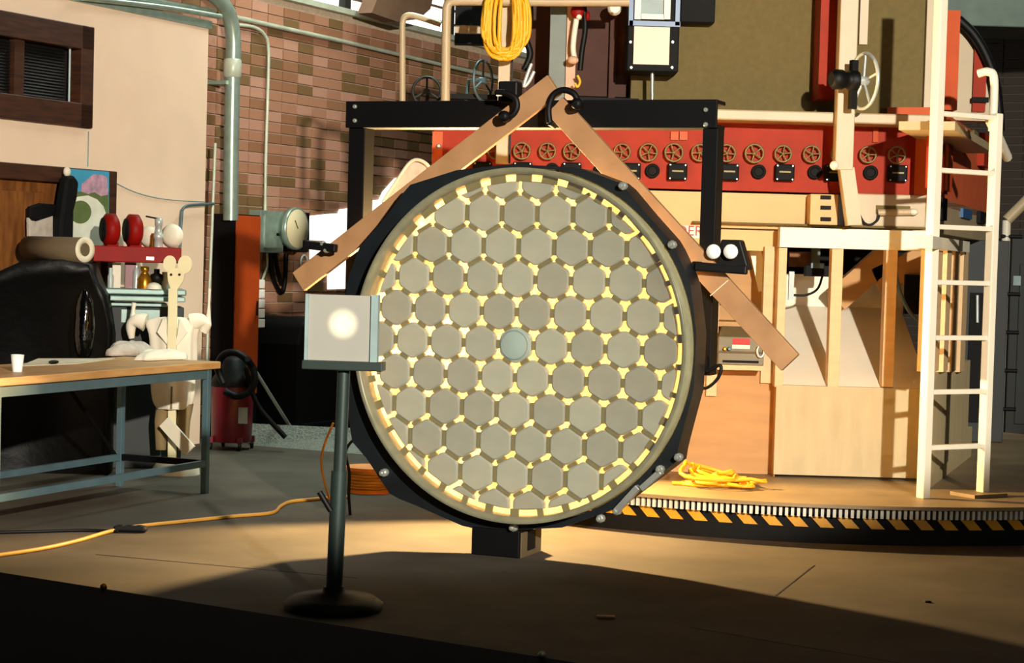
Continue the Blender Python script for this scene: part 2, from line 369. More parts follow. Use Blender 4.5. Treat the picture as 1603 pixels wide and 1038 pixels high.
# hexagon cells: flat to flat .17 on a .192 pitch, points up
PIT = .1925; HR = .0855/math.cos(R(30)); ROWH = PIT*math.sqrt(3)/2
RC = .836
circ = [(RC*math.cos(2*math.pi*k/72), RC*math.sin(2*math.pi*k/72)) for k in range(72)]
def clip(poly, ring):
    out = poly
    for i in range(len(ring)):
        (x1, y1), (x2, y2) = ring[i], ring[(i+1) % len(ring)]
        inp = out; out = []
        f = lambda p: (x2-x1)*(p[1]-y1)-(y2-y1)*(p[0]-x1)
        for j in range(len(inp)):
            p, q = inp[j-1], inp[j]; fp, fq = f(p), f(q)
            if fp >= 0 and fq >= 0: out.append(q)
            elif fp >= 0 > fq or fq >= 0 > fp:
                t = fp/(fp-fq); z = (p[0]+t*(q[0]-p[0]), p[1]+t*(q[1]-p[1])); out.append(z)
                if fq >= 0: out.append(q)
        if len(out) < 3: return []
    return out
def area(p): return abs(sum(p[i-1][0]*p[i][1]-p[i][0]*p[i-1][1] for i in range(len(p))))/2
def cell_mesh(poly, m):
    n = len(poly); cx = sum(p[0] for p in poly)/n; cy = sum(p[1] for p in poly)/n
    inn = []
    for p in poly:
        d = math.hypot(p[0]-cx, p[1]-cy); q = max(0, 1-.009/d); inn.append((cx+(p[0]-cx)*q, cy+(p[1]-cy)*q))
    vs = [(p[0], 0, p[1]) for p in inn]+[(p[0], .008, p[1]) for p in poly]+[(p[0], .03, p[1]) for p in poly]
    fs = [tuple(range(n)), tuple(range(3*n-1, 2*n-1, -1))]
    for k in (0, n): fs += [(k+i, k+i+n, k+(i+1) % n+n, k+(i+1) % n) for i in range(n)]
    return rawmesh('cell', vs, fs, m)
off = WM[mir].inverted() @ MIR.M
OX = ml(806, 540, CB).x; OZ = ml(806, 540, CB).z
full = None; verts = {}; edges = {}
hexp = []                                                # hexagon with slightly cut corners
for i in range(6):
    for k_ in (-1, 1):
        a0, a1 = R(90+60*i), R(90+60*(i+k_)); hexp.append((HR*(.88*math.cos(a0)+.12*math.cos(a1)), HR*(.88*math.sin(a0)+.12*math.sin(a1))))
VR = PIT/math.sqrt(3)
glh = {}
tints = {}
for (hu, hc) in (('#b9bcad', .12), ('#b2b4a6', .12), ('#abac9e', .12)): tints[hu] = mat('grey_glass_cell', hu, .45, var=.1, scale=12, trans=.12)
fullm = {}
for r_ in range(-6, 7):
    for q_ in range(-6, 7):
        cx = OX+(q_+.5*(r_ % 2))*PIT; cz = OZ-r_*ROWH
        rel = (cx, cz-MZ)
        poly = [(cx+p[0], cz-MZ+p[1]) for p in hexp]
        cp = clip(poly, circ)
        for i in range(6):
            a0 = R(90+60*i); a1 = R(150+60*i)
            p = (cx+VR*math.cos(a0), cz+VR*math.sin(a0)); q = (cx+VR*math.cos(a1), cz+VR*math.sin(a1))
            kp = (round(p[0], 3), round(p[1], 3)); mid = ((p[0]+q[0])/2, (p[1]+q[1])/2)
            if math.hypot(p[0], p[1]-MZ) < .835: verts.setdefault((round(p[0]/.01), round(p[1]/.01)), (p, i % 2))
            if math.hypot(mid[0], mid[1]-MZ) < .82: edges.setdefault((round(mid[0]/.01), round(mid[1]/.01)), (mid, math.atan2(q[1]-p[1], q[0]-p[0])))
        if len(cp) < 3 or area(cp) < .0022: continue
        o0 = off @ Vector((cx, CB, cz))
        if r_ == 0 and q_ == 0:
            o = piece('centre_cell', cell_mesh(hexp, 'bluegl'), mir, o0); o['label'] = 'blue-grey centre cell with a round hole plug'
            c = B(MIR); c.lathe((cx, CB-.008, cz), [(.001, 0), (.070, 0), (.078, .005), (.078, .008)], 32, 'y'); c.build('centre_plug', 'bluegl', o)
            c = B(MIR); c.ring((cx, CB-.008, cz), .072, .003, 'y', 32); c.build('plug_ring', 'frameg', o)
            continue
        tn = random.choice(list(tints))
        if area(cp) > .98*area(poly):
            if tn not in fullm: fullm[tn] = cell_mesh(hexp, 'glassgrey'); fullm[tn].materials[0] = tints[tn]
            piece('cell', fullm[tn], mir, o0)
        else:
            me = cell_mesh([(p[0]-cx, p[1]-(cz-MZ)) for p in cp], 'glassgrey'); me.materials[0] = tints[tn]; piece('cell', me, mir, o0)
b = B(MIR); b.lathe((0, CB+.034, MZ), [(.001, 0), (.868, 0)], 96, 'y'); b.build('back_plate', 'joint', mir)
def rib_mesh(L, shift=0):
    bb = B(); bb.box(shift-L/2, shift+L/2, 0, .02, -.0088, .0088); return rawmesh('rib', bb.v, bb.f, 'ribm')
RS, RF_, RH = rib_mesh(.046), rib_mesh(.084), rib_mesh(.052, -.018)
for mid, an in edges.values():
    h = mid[1]-MZ; an = an % math.pi; dg = math.degrees(an)
    me, sh = RS, 0
    if h > .36: me = RF_ if dg < 100 else RH       # upper cells: only the falling ribs stop short
    elif h < -.30: me = RF_ if (dg > 80) else RH
    rot = -an if not (me is RH and h > 0) else -an+math.pi
    piece('rib', me, mir, off @ Vector((mid[0], CB+.010, mid[1])), (0, rot, 0))
bb = B(); bb.box(-.013, .013, 0, .012, -.02, .02); barme = rawmesh('rim_rib', bb.v, bb.f, 'ribm')
for k in range(38):
    a = 2*math.pi*(k+.5)/38
    piece('rim_rib', barme, mir, off @ Vector((.852*math.cos(a), CB-.006, MZ+.852*math.sin(a))), (0, -a-math.pi/2, 0), (3.2 if 1.2 < a < 2.4 else random.uniform(.7, 1.8), 1, 1))

# black steel holder ring behind the blank
hold = thing('mirror_holder', 'black steel ring with angular lugs clamped around the back of the round mirror', 'holder', MIR, (0, .2, MZ-1))
hp = [(640, 290), (716, 266), (800, 257), (905, 262), (972, 287), (1012, 335), (1052, 380), (1080, 440), (1090, 520), (1086, 610), (1062, 700), (1058, 724), (1010, 760), (960, 798),
      (880, 826), (800, 830), (730, 826), (648, 790), (612, 776), (574, 718), (550, 690), (543, 620), (537, 530), (543, 440), (562, 388), (604, 340)]
poly = []
for x, y in hp:
    v = ml(x, y, .12); poly.append((v.x, v.z-MZ))
def radial(a):
    best = 1
    for i in range(len(poly)):
        p, q = poly[i-1], poly[i]; d = (math.cos(a), math.sin(a)); e = (q[0]-p[0], q[1]-p[1])
        den = d[0]*e[1]-d[1]*e[0]
        if abs(den) < 1e-9: continue
        t = (p[0]*e[1]-p[1]*e[0])/den; s_ = (p[0]*d[1]-p[1]*d[0])/den
        if t > 0 and -1e-6 <= s_ <= 1+1e-6: best = t
    return max(best, RM+.012)
vs = []; fs = []
for k in range(N):
    a = 2*math.pi*k/N; ro = radial(a)
    for r, h in ((ro, .12), (ro, .30), (RM+.006, .30), (RM+.006, .12)): vs.append((r*math.cos(a), h, MZ+r*math.sin(a)))
for k in range(N):
    j = (k+1) % N
    for i in range(4): fs.append((k*4+i, j*4+i, j*4+(i+1) % 4, k*4+(i+1) % 4))
b = B(MIR); b.add(vs, fs); b.build('ring_plate', 'holder', hold)
for x, y, dx, dy in ((975, 291, 5, 7), (1052, 383, 6, 7), (1062, 716, 4, 6), (1033, 735, 4, 7), (940, 812, 7, 5), (966, 800, 4, 4), (601, 740, 3, 3), (804, 826, 3, 3)):
    v = ml(x, y, .1); b = B(MIR); b.lathe((v.x, .06, v.z), [(.008, 0), (.014, .004), (.014, .03), (.021, .03), (.021, .06)], 8, 'y'); b.build('bolt', 'bolt', hold)
for x0, y0, x1, y1 in ((1005, 765, 1035, 738), (965, 800, 1000, 762), (985, 335, 1020, 375)):
    p, q = ml(x0, y0, .09), ml(x1, y1, .09); b = B(MIR); b.bar(p, q, .03, .05, (0, 1, 0)); b.build('clip_bar', 'bolt', hold, bevel=.004)

# wooden foot block under the mirror
v0, v1 = ml(740, 850, .12).x, ml(815, 850, .12).x
blk = thing('support_block', 'dark squared support block under the bottom of the round mirror', 'block', MIR, ((v0+v1)/2, .25, 0))
b = B(MIR); b.box(v0, v1, .10, .42, 0, MZ-radial(-math.pi/2)-.003); b.build('body', 'blacksteel', blk, bevel=.006)
b = B(MIR); b.box(v1, v1+.006, .12, .40, 0, MZ-RM-.06); b.build('side_face', 'kraft', blk)
b = B(MIR); b.box(v1+.006, v1+.012, .2, .3, .03, .13); b.build('slot', 'black', blk)

# ------------------------------------------------------------------ black steel portal frame
FB = .42
fr_ = thing('portal_frame', 'black steel portal frame with wide top beam standing behind the round mirror', 'frame', MIR, (0, FB, 0))
l0, l1, lc0, lc1 = MIR.rect(541, 157, 1122, 200, FB)
b = B(MIR); b.box(l0, l1, FB, FB+.02, lc0, lc1); b.box(l0, l1, FB+.02, FB+.16, lc0, lc0+.02); b.box(l0, l1, FB+.02, FB+.16, lc1-.02, lc1); b.build('top_beam', 'blacksteel', fr_, bevel=.003)
pl = MIR.rect(542, 200, 567, 540, FB+.02); pr = MIR.rect(1094, 200, 1118, 588, FB+.02)
b = B(MIR); b.box(pl[0], pl[1], FB+.02, FB+.14, pr[2], lc0); b.build('post', 'blacksteel', fr_, bevel=.004)
b = B(MIR); b.box(pr[0], pr[1], FB+.02, FB+.14, pr[2], lc0); b.build('post', 'blacksteel', fr_, bevel=.004)
for a in (pl[0]+.045, pr[0]+.04):
    b = B(MIR); b.box(a-.03, a+.03, .301, FB+.05, pr[2]+.03, pr[2]+.10); b.build('stand_off', 'blacksteel', fr_)
for x, y in ((1105, 172), (1105, 195), (556, 167), (556, 189)):
    v = ml(x, y, FB); b = B(MIR); b.lathe((v.x, FB-.014, v.z), [(.008, 0), (.012, .003), (.012, .014)], 8, 'y'); b.build('bolt', 'bolt', fr_)
# pine boards clamped to the beam
def board(p, q, wpx, b0, label, th=.04):
    P0, Q0 = ml(*p, b0), ml(*q, b0); d = (Q0-P0).normalized(); n_ = Vector((-d.z, 0, d.x)); h = wpx/311/2
    c = B(MIR); poly = [(P0-n_*h), (Q0-n_*h), (Q0+n_*h), (P0+n_*h)]
    c.prism([(v.x, v.z) for v in poly], b0, b0+th)
    return c.build('timber_board', 'board', None, label, 'board', bevel=.003)
b1 = board((466, 441), (866, 132), 37, FB-.115, 'long pine board sloping up to the right, clamped left of the frame top')
b2 = board((868, 165), (1236, 568), 37, FB-.055, 'long pine board sloping down to the right across the right post')
# splice line where the right board is pieced
v = ml(1126, 451, FB-.057)
b = B(MIR); b.bar((v.x-.045, FB-.0575, v.z-.04), (v.x+.045, FB-.0575, v.z+.04), .004, .006, (0, 1, 0)); b.build('splice', 'papercore', b2)

def c_clamp(x, y, b0, rot, size, label, m='blackrub'):
    v = ml(x, y, b0); t = thing('c_clamp', label, 'clamp', MIR, v, 'clamps on the frame')
    f = Fr(MIR.t, (0, 0)); f.M = WM[t] @ Matrix.Rotation(R(rot), 4, 'Y'); f.I = f.M.inverted()
    s_ = size
    c = B(f); pts = curve_pts([(-.45*s_, -.02, -.55*s_), (-.5*s_, -.02, -.1*s_), (-.35*s_, -.02, .35*s_), (0, -.02, .5*s_), (.35*s_, -.02, .38*s_), (.5*s_, -.02, .1*s_)])
    c.tube(pts, .017, 8); c.fr = f; c.build('yoke', m, t)
    c = B(f); c.tube([(-.45*s_, -.02, -.55*s_), (-.45*s_, .05, -.62*s_)], .014, 8); c.build('screw', m, t)
    c = B(f); c.lathe((.5*s_, -.03, .05*s_), [(.012, -.03), (.03, -.02), (.03, .02), (.012, .03)], 10, 'y'); c.build('pad', m, t)
    return t
c_clamp(884, 166, FB-.115, 0, .16, 'black c-clamp gripping the top end of the right pine board')
ct = c_clamp(795, 165, FB-.17, 100, .12, 'black clamp holding the upper part of the left pine board')
v = ml(789, 140, FB-.16)
b = B(MIR); b.box(v.x-.06, v.x+.05, FB-.10, FB-.02, v.z-.06, v.z+.05); b.build('clamp_head', 'blackrub', ct, bevel=.01)
def bar_clamp(x0, x1, y, b0, label, balls):
    p, q = ml(x0, y, b0), ml(x1, y+6, b0); t = thing('bar_clamp', label, 'clamp', MIR, ((p+q)/2), 'clamps on the frame')
    c = B(MIR); c.bar(p, q, .04, .045); c.build('bar', 'blackrub', t, bevel=.008)
    c = B(MIR); c.bar((p.x, b0, p.z), (p.x, b0+.2, p.z), .04, .05); c.build('jaw', 'blackrub', t, bevel=.008)
    for x, yy, r in balls:
        v = ml(x, yy, b0); c = B(MIR); c.lathe((v.x, b0-.02, v.z), [(r*.6, 0), (r, .012), (r, .03), (r*.6, .04)], 14, 'y'); c.build('knob', 'bolt', t)
    return t
bar_clamp(478, 527, 383, FB-.2, 'black bar clamp on the low end of the left pine board', [(506, 382, .014), (511, 392, .014)])
tc = bar_clamp(1088, 1170, 417, FB-.12, 'black bar clamp gripping right board and post beside two round white knobs', [])
v = ml(1143, 394, FB-.05); 
b = B(MIR); b.prism([(v.x-.07, v.z-.09), (v.x+.10, v.z-.09), (v.x+.05, v.z+.06), (v.x-.05, v.z+.06)], FB-.05, FB+.03); b.build('clamp_body', 'blackrub', tc, bevel=.008)
for x in (1116, 1143):
    v = ml(x, 394, FB-.1); b = B(MIR); b.lathe((v.x, FB-.11, v.z), [(.01, 0), (.034, .008), (.038, .02), (.034, .032), (.02, .05)], 18, 'y'); b.build('knob', 'paper', tc)
# cable looped on the right post
b = B(MIR); b.tube(curve_pts([ml(1100, 568, FB-.01), ml(1108, 580, FB-.03), ml(1128, 572, FB-.03), ml(1124, 592, FB-.03), ml(1104, 608, FB-.03), ml(1094, 596, FB-.02), ml(1106, 574, FB-.01)]), .009, 6)
b.build('cable_loop', 'blackrub', None, 'black cable loop hanging from the foot of the right frame post', 'cable')
# paper cover with a wire, on the left board by the mirror top
t = thing('paper_cone', 'crumpled buff paper bundle standing behind the left board near the mirror top', 'paper', MIR, ml(655, 290, FB+.05))
b = B(MIR); pts = [ml(x, y, FB+.05) for x, y in ((598, 318), (617, 290), (632, 266), (648, 251), (668, 258), (684, 285), (640, 315))]
b.prism([(v.x, v.z) for v in pts], FB+.03, FB+.09); b.build('sheet', 'clothgrey', t, bevel=.01)
b = B(MIR); b.tube(curve_pts([ml(x, y, FB+.02) for x, y in ((600, 316), (620, 285), (645, 252), (668, 257), (682, 284))]), .010, 6); b.build('edge_roll', 'papercore', t)
# lamp behind the mirror that throws the warm light
LX, LY, LZ = -.33, 11.46, 1.25
t = thing('work_lamp', 'warm work lamp on a stand hidden behind the round mirror', 'lamp', ROOM, (LX, LY, 0))
b = B(); b.lathe((LX, LY, 0), [(.085, 0), (.085, .02), (.03, .05)], 20); b.build('base', 'blacksteel', t)
b = B(); b.tube([(LX, LY, .04), (LX, LY, LZ-.10)], .015); b.build('pole', 'blacksteel', t)
b = B(); b.lathe((LX, LY, LZ-.1), [(.02, 0), (.03, .03), (.03, .045)], 12); b.build('socket', 'blacksteel', t)
b = B(); b.ball((LX, LY, LZ), .05); b.build('bulb', 'bulb', t)
LD = Vector((.27, -.96, .05)).normalized()                 # the reflector throws its light forward onto mirror and floor
f = Fr(math.atan2(LD.x, -LD.y), (LX, LY))
b = B(f); b.lathe((0, .0, LZ), [(.12, -.02), (.115, .03), (.09, .08), (.05, .11), (.02, .12)], 24, 'y'); b.f = b.f[:-2]; b.sm = b.sm[:-2]; b.build('reflector', 'steel', t)
light('work_lamp_light', 'SPOT', Vector((LX, LY, LZ))+LD*.07, 1450, (1, .64, .26), Vector((LX, LY, LZ))+LD*3, spot_size=R(168), spot_blend=.25, shadow_soft_size=.06)

# ------------------------------------------------------------------ little screen on a pole
SB = 8.2
sc = thing('screen_stand', 'small pale square screen on grey pole with round base before the mirror', 'screen', ROOM, (ROOM.hit(526, 950, SB).x, SB, 0))
SCR = Fr(R(-6), (ROOM.hit(533, 520, SB).x, SB))
b = B(SCR); b.px(480, 462, 588, 566, -.02, .02); b.build('card', 'screen', sc)
b = B(SCR); b.px(580, 462, 591, 574, -.035, .05); b.build('frame_side', 'frameg', sc)
b = B(SCR); b.px(477, 460, 482, 570, -.03, .04); b.build('frame_side', 'frameg', sc)
b = B(SCR); b.px(472, 566, 598, 580, -.07, .10); b.build('tray', 'pole', sc, bevel=.004)
px_ = ROOM.hit(528, 700, SB).x
zt = ROOM.hit(528, 580, SB).z
b = B(); b.tube([(px_+.02, SB, zt), (px_+.012, SB, .55)], .028, 14); b.build('upper_pole', 'pole', sc)
b = B(); b.tube([(px_+.012, SB, .60), (px_, SB, .03)], .036, 14); b.build('lower_pole', 'pole', sc)
v, w_ = ROOM.hit(518, 800, SB-.03), ROOM.hit(500, 770, SB-.03); b = B(); b.tube([v, w_], .013); b.build('lock_lever', 'blackrub', sc)
light('screen_spot', 'SPOT', (-.9, -.5, 1.2), 9000, (1, .88, .6), ROOM.hit(537, 507, SB-.02), spot_size=R(.27), spot_blend=1, shadow_soft_size=.004)
b = B(); b.lathe((px_, SB, 0), [(.21, 0), (.215, .03), (.18, .055), (.05, .075), (.045, .1)], 32); b.build('base', 'blackrub', sc)

# ------------------------------------------------------------------ turntable with tooth rack and hazard stripes
TX, TY, TR, TZ = 2.0, 13.42, 2.95, .23
tt = thing('turntable', 'low round turntable deck with white tooth rack and yellow black hazard stripes', 'turntable', ROOM, (TX, TY, 0))
b = B(); b.lathe((TX, TY, 0), [(TR-.06, TZ-.02), (TR, TZ-.02), (TR, TZ), (.001, TZ)], 128, sm=False); b.build('deck', 'deck', tt)
b = B(); b.lathe((TX, TY, 0), [(TR-.1, 0), (TR-.1, .17), (TR-.06, .17), (TR-.06, TZ-.02)], 128, sm=False); b.build('rim_skirt', 'black', tt)
b = B()
for k in range(560):
    a = 2*math.pi*k/560
    if math.sin(a) > .2: continue
    c, s_ = math.cos(a), math.sin(a); t_ = Vector((-s_, c, 0)); n_ = Vector((c, s_, 0)); o_ = Vector((TX, TY, 0))+n_*(TR-.058)
    hw = .0085
    vs = [o_+t_*i*hw+n_*j+Vector((0, 0, z)) for z in (.155, .208) for i, j in ((-1, 0), (1, 0), (1, .02), (-1, .02))]
    b.add(vs, [(3, 2, 1, 0), (4, 5, 6, 7), (0, 1, 5, 4), (1, 2, 6, 5), (2, 3, 7, 6), (3, 0, 4, 7)])
b.build('tooth_rack', 'tick', tt, kind='stuff')
for k in range(128):
    a = 2*math.pi*k/128
    if not (-2.25 < a-2*math.pi*(a > math.pi) < -.7): continue
    def q(da, z, r): return (TX+r*math.cos(a+da), TY+r*math.sin(a+da), z)
    rr = TR-.098
    vs = [q(d, z, r) for r in (rr, rr+.006) for d, z in ((-.013, .15), (.013, .15), (.033, .09), (.007, .09))]
    b = B(); b.add(vs, [(0, 1, 2, 3), (7, 6, 5, 4), (0, 4, 5, 1), (1, 5, 6, 2), (2, 6, 7, 3), (3, 7, 4, 0)]); b.build('hazard_stripe', 'hazy', tt)

# ------------------------------------------------------------------ furnace housing on the turntable
YF = 11.95
fu = thing('furnace_housing', 'large red and cream furnace housing with plywood skirt and rows of small handwheels', 'furnace', ROOM, (1.2, 13.4, TZ))
def P(name, m, x0, y0, x1, y1, Y=YF, d=.05, parent=None, bevel=0, lab=None):
    c = B(); c.px(x0, y0, x1, y1, Y, d); o = c.build(name, m, parent or fu, bevel=bevel)
    if lab: o['label'] = lab
    return o
def zat(y, x=1250, Y=YF): return ROOM.hit(x, y, Y).z
def xat(x, y=300, Y=YF): return ROOM.hit(x, y, Y).x
zr0, zr1 = zat(296), zat(196)
P('red_band', 'redpaint', 678, 190, 1456, 296, d=.35)
P('band_end', 'litred', 676, 206, 692, 300, YF-.03, .1)
b = B(); v = ROOM.hit(687, 229, YF-.03); b.lathe((v.x, YF-.045, v.z), [(.01, 0), (.015, .004), (.015, .015)], 8, 'y'); b.build('bolt', 'bolt', fu)
# handwheels, sockets and covers in a row on the red band
wm = B(); wm.ring((0, 0, 0), .048, .006, 'y', 20, 6)
for k in range(5):
    a = 2*math.pi*k/5+.3; wm.tube([(0, 0, 0), (.048*math.cos(a), 0, .048*math.sin(a))], .0045, 5)
wm.ball((0, 0, 0), .012, n=8, k=5)
wme = rawmesh('handwheel', wm.v, wm.f, 'wheel', True)
for x in (776, 817, 857, 895, 934, 974, 1015, 1055, 1096, 1138, 1181, 1226, 1271, 1315, 1359, 1404):
    v = ROOM.hit(x, 236+(x-800)*.011, YF-.05)
    o = piece('handwheel', wme, fu, WM[fu].inverted() @ v, (0, random.uniform(0, 1), 0), (1.05+random.uniform(-.03, .12),)*3)
    c = B(); c.tube([v, (v.x, YF, v.z)], .008, 6); c.build('spindle', 'blacksteel', fu)
for x in (755, 818, 895, 988, 1061, 1142, 1229, 1307, 1406):
    v = ROOM.hit(x, 266+(x-800)*.008, YF-.06); c = B(); c.box(v.x-.06, v.x+.06, YF-.06, YF, v.z-.055, v.z+.05); o = c.build('connector_box', 'black', fu, bevel=.01)
    for i in (-1, 1):
        for j in (-1, 1):
            c = B(); c.lathe((v.x+i*.047, YF-.066, v.z-.003+j*.042), [(.004, 0), (.006, .006)], 6, 'y'); c.build('screw', 'bolt', o)
    c = B(); c.box(v.x-.035, v.x+.035, YF-.064, YF-.06, v.z-.004, v.z+.006); c.build('lettering_strip', 'wheel', o)
for x in (864, 940, 1021, 1187, 1275, 1362):
    v = ROOM.hit(x, 266+(x-800)*.008, YF); c = B(); c.lathe((v.x, YF-.03, v.z), [(.025, .01), (.03, 0), (.045, 0), (.045, .03)], 18, 'y'); c.build('round_port', 'black', fu)
for x0, x1 in ((1050, 1062), (1064, 1076)): P('red_tab', 'litred', x0, 206, x1, 219, YF-.02, .02)
# side of the band, and the tall receding red side with grey panel
SIDE = Fr(math.atan2(2.15, .77), (2.60, YF))
def S(name, m, x0, y0, x1, y1, b_=0, d=.05):
    c = B(SIDE); c.px(x0, y0, x1, y1, b_, d); return c.build(name, m, fu)
S('side_band', 'litred', 1462, 196, 1556, 332, 0, .3)
S('side_panel', 'redpaint', 1455, 196, 1484, 300, -.02, .02)
S('side_post', 'orange', 1485, 188, 1492, 300, -.04, .04)
S('side_hanger', 'redpaint', 1510, 206, 1522, 228, -.05, .05)
S('side_hanger', 'redpaint', 1541, 210, 1550, 262, -.05, .05)
S('side_vent', 'olive', 1525, 208, 1540, 226, -.015, .015)
S('side_cream', 'creampaint', 1470, 322, 1550, 372, 0, .3)
S('side_meter', 'bluemetal', 1508, 328, 1522, 342, -.02, .02)
S('side_switch', 'black', 1475, 310, 1483, 345, -.03, .03)
S('side_switch', 'black', 1535, 332, 1545, 350, -.03, .03)
# cream belt under the red band
P('cream_belt', 'creamwall', 678, 297, 1270, 352, YF+.01, .3)
P('hinge_block', 'creamwall', 1268, 304, 1312, 352, YF-.12, .3, bevel=.006)
for y in (309, 325, 343): P('hinge_pin', 'blacksteel', 1285, y-3, 1301, y+3, YF-.135, .015)
P('cylinder_box', 'creampaint', 1325, 304, 1450, 355, YF-.03, .3, bevel=.008)
P('cylinder_recess', 'olive', 1371, 322, 1425, 336, YF-.034, .004)
b = B(); v, w_ = ROOM.hit(1374, 333, YF-.05), ROOM.hit(1430, 332, YF-.05); b.tube([v, w_], .022, 12); b.build('cylinder', 'creampaint', fu)
b = B(); b.tube(curve_pts([ROOM.hit(x, y, YF-.06) for x, y in ((1345, 335), (1352, 348), (1362, 352), (1374, 344), (1376, 332))]), .008, 6); b.build('hose', 'blackrub', fu)
b = B(); v = ROOM.hit(1430, 332, YF-.06); b.ball(v, .03, .03, .022); b.build('cylinder_cap', 'white', fu)
P('belt_ledge', 'olive', 1085, 351, 1455, 354, YF-.06, .3)
# left plywood bay: header, post, stud, opening, lower sheet
P('header', 'creamwall', 678, 354, 1222, 386, YF, .06)
text('IDER', .088, ROOM, (xat(1079), YF-.003, zat(362, 1080)), 'labelred', fu)
P('sign_strip', 'white', 1040, 353, 1095, 372, YF-.002, .002)
P('lower_sheet', 'ply', 700, 575, 1216, 744, YF-.02, .05)
P('left_sheet', 'ply', 700, 386, 1108, 575, YF, .04)
P('stud', 'stud', 1109, 386, 1125, 620, YF-.05, .09)
P('stud', 'stud', 1194, 386, 1216, 600, YF-.05, .09)
c = B(); a0, a1, c0, c1 = ROOM.rect(1100, 380, 1216, 600, YF+.45); c.box(a0-.3, a1+.0, YF+.45, YF+.5, c0-.1, c1+.1); c.build('inner_sheet', 'ply', fu)
c = B(); a0, a1, c0, c1 = ROOM.rect(1125, 386, 1196, 575, YF+.02); c.box(a0, a1, YF+.03, YF+.45, zat(512, 1160), zat(512, 1160)+.03); c.build('inner_shelf', 'ply', fu)
c = B(); c.bar(ROOM.hit(1182, 392, YF+.2), ROOM.hit(1196, 455, YF+.2), .07, .03, (0, 1, 0)); c.build('brace', 'white', fu)
c = B(); c.prism([((v := ROOM.hit(x, y, YF+.3)).x, v.z) for x, y in ((1148, 388), (1192, 388), (1196, 470), (1180, 480), (1125, 470), (1125, 440))], YF+.3, YF+.34); c.build('gusset', 'ply', fu)
# right bay: white header, studs, sloping sheet, lower sheet
YB = YF-.14
P('header', 'white', 1221, 359, 1462, 390, YB-.05, .1)
for x0, x1 in ((1216, 1229), (1299, 1317), (1384, 1402)):
    P('stud', 'stud', x0, 388, x1, 606, YB-.03, .1, bevel=.003)
P('lower_sheet', 'plypale', 1213, 606, 1456, 746, YB-.04, .04)
P('bay_side', 'ply', 1213, 606, 1215, 746, YB, .12)
za, zb = zat(606, 1330, YB), zat(481, 1330, YB+.95)
x0_, x1_ = xat(1216, 560, YB), xat(1456, 560, YB)
b = B(); b.add([(x0_, YB, za), (x1_, YB, za), (x1_, YB+.95, zb), (x0_, YB+.95, zb), (x0_, YB, za-.03), (x1_, YB, za-.03), (x1_, YB+.95, zb-.03), (x0_, YB+.95, zb-.03)],
               [(0, 1, 2, 3), (7, 6, 5, 4), (0, 4, 5, 1), (1, 5, 6, 2), (2, 6, 7, 3), (3, 7, 4, 0)]); b.build('sloping_sheet', 'plylit', fu)
zc = zat(430, 1280, YB+.95)
b = B(); b.box(x0_, x1_+.1, YB+.95, YB+.99, zb-.03, zc); b.build('rear_liner', 'white', fu)
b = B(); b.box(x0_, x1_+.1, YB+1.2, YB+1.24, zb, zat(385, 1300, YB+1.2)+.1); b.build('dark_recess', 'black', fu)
for (p, q, w_, m_) in (((1308, 470), (1392, 396), .16, 'ply'), ((1370, 440), (1455, 402), .17, 'ply')):
    c = B(); c.bar(ROOM.hit(*p, YB+.7), ROOM.hit(*q, YB+.7), w_, .10, (0, 1, 0)); c.build('inner_beam', m_, fu)
P('inner_bracket', 'black', 1262, 416, 1298, 433, YB+.5, .1)
P('inner_bracket', 'teal', 1270, 412, 1290, 420, YB+.48, .05)
P('inner_box', 'brick1', 1236, 394, 1270, 418, YB+1.1, .05)
P('inner_post', 'greypost', 1271, 388, 1284, 412, YB+1.0, .05)
P('cable_clip', 'bluegl', 1235, 425, 1243, 470, YB+.3, .03)
b = B(); b.tube(curve_pts([ROOM.hit(x, y, YB+.4) for x, y in ((1242, 462), (1262, 462), (1280, 452), (1288, 430))]), .008, 6); b.build('inner_cable', 'blackrub', fu)
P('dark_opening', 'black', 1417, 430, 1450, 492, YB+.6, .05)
b = B(); b.tube(curve_pts([ROOM.hit(x, y, YB+.3) for x, y in ((1400, 420), (1410, 460), (1425, 490), (1446, 510))]), .012, 6); b.build('inner_cable', 'teal', fu)
# receding end of the right bay
S('end_header', 'white', 1460, 374, 1518, 392, -.18, .1)
S('end_sheet', 'plypale', 1460, 575, 1516, 720, -.12, .04)
S('end_liner', 'creampaint', 1462, 392, 1514, 575, .05, .04)
for x in (1470, 1484, 1497, 1510): S('end_stud', 'stud', x-4, 392, x+3, 580, -.15, .1)
S('end_fill', 'plypale', 1456, 690, 1520, 748, -.11, .04)
# upper works: canvas drum, deck edge, posts
P('upper_canvas', 'olive', 990, -60, 1452, 174, YF+.2, 1.6)
P('upper_panel', 'brownpanel', 826, -60, 990, 150, YF+.35, 1.4)
P('canvas_edge', 'creampaint', 1450, -60, 1461, 176, YF+.15, .2)
P('deck_edge', 'creampaint', 900, 172, 1466, 189, YF-.25, .5, bevel=.01)
P('red_upright', 'redpaint', 1284, -60, 1309, 155, YF-.05, .25)
P('red_upright', 'orange', 1472, 16, 1501, 172, YF+.1, .3)
post = P('crane_post', 'creampaint', 1313, -60, 1341, 266, YF-.35, .12, bevel=.004)
b = B(); v, w_ = ROOM.hit(1324, 264, YF-.29), ROOM.hit(1336, 352, YF-.29); b.bar(v, w_, .085, .11, (0, 1, 0)); b.build('post_foot', 'creampaint', fu)
b = B(); v = ROOM.hit(1306, 259, YF-.36); b.ball(v, .028, n=10, k=6); b.build('post_knob', 'white', fu)
b = B(); v = ROOM.hit(1349, 70, YF-.3); b.box(v.x-.02, v.x+.03, YF-.32, YF-.28, v.z, v.z+.5); b.build('post_rail', 'creampaint', fu)
P('red_drip', 'orange', 1367, 190, 1375, 223, YF-.02, .02)
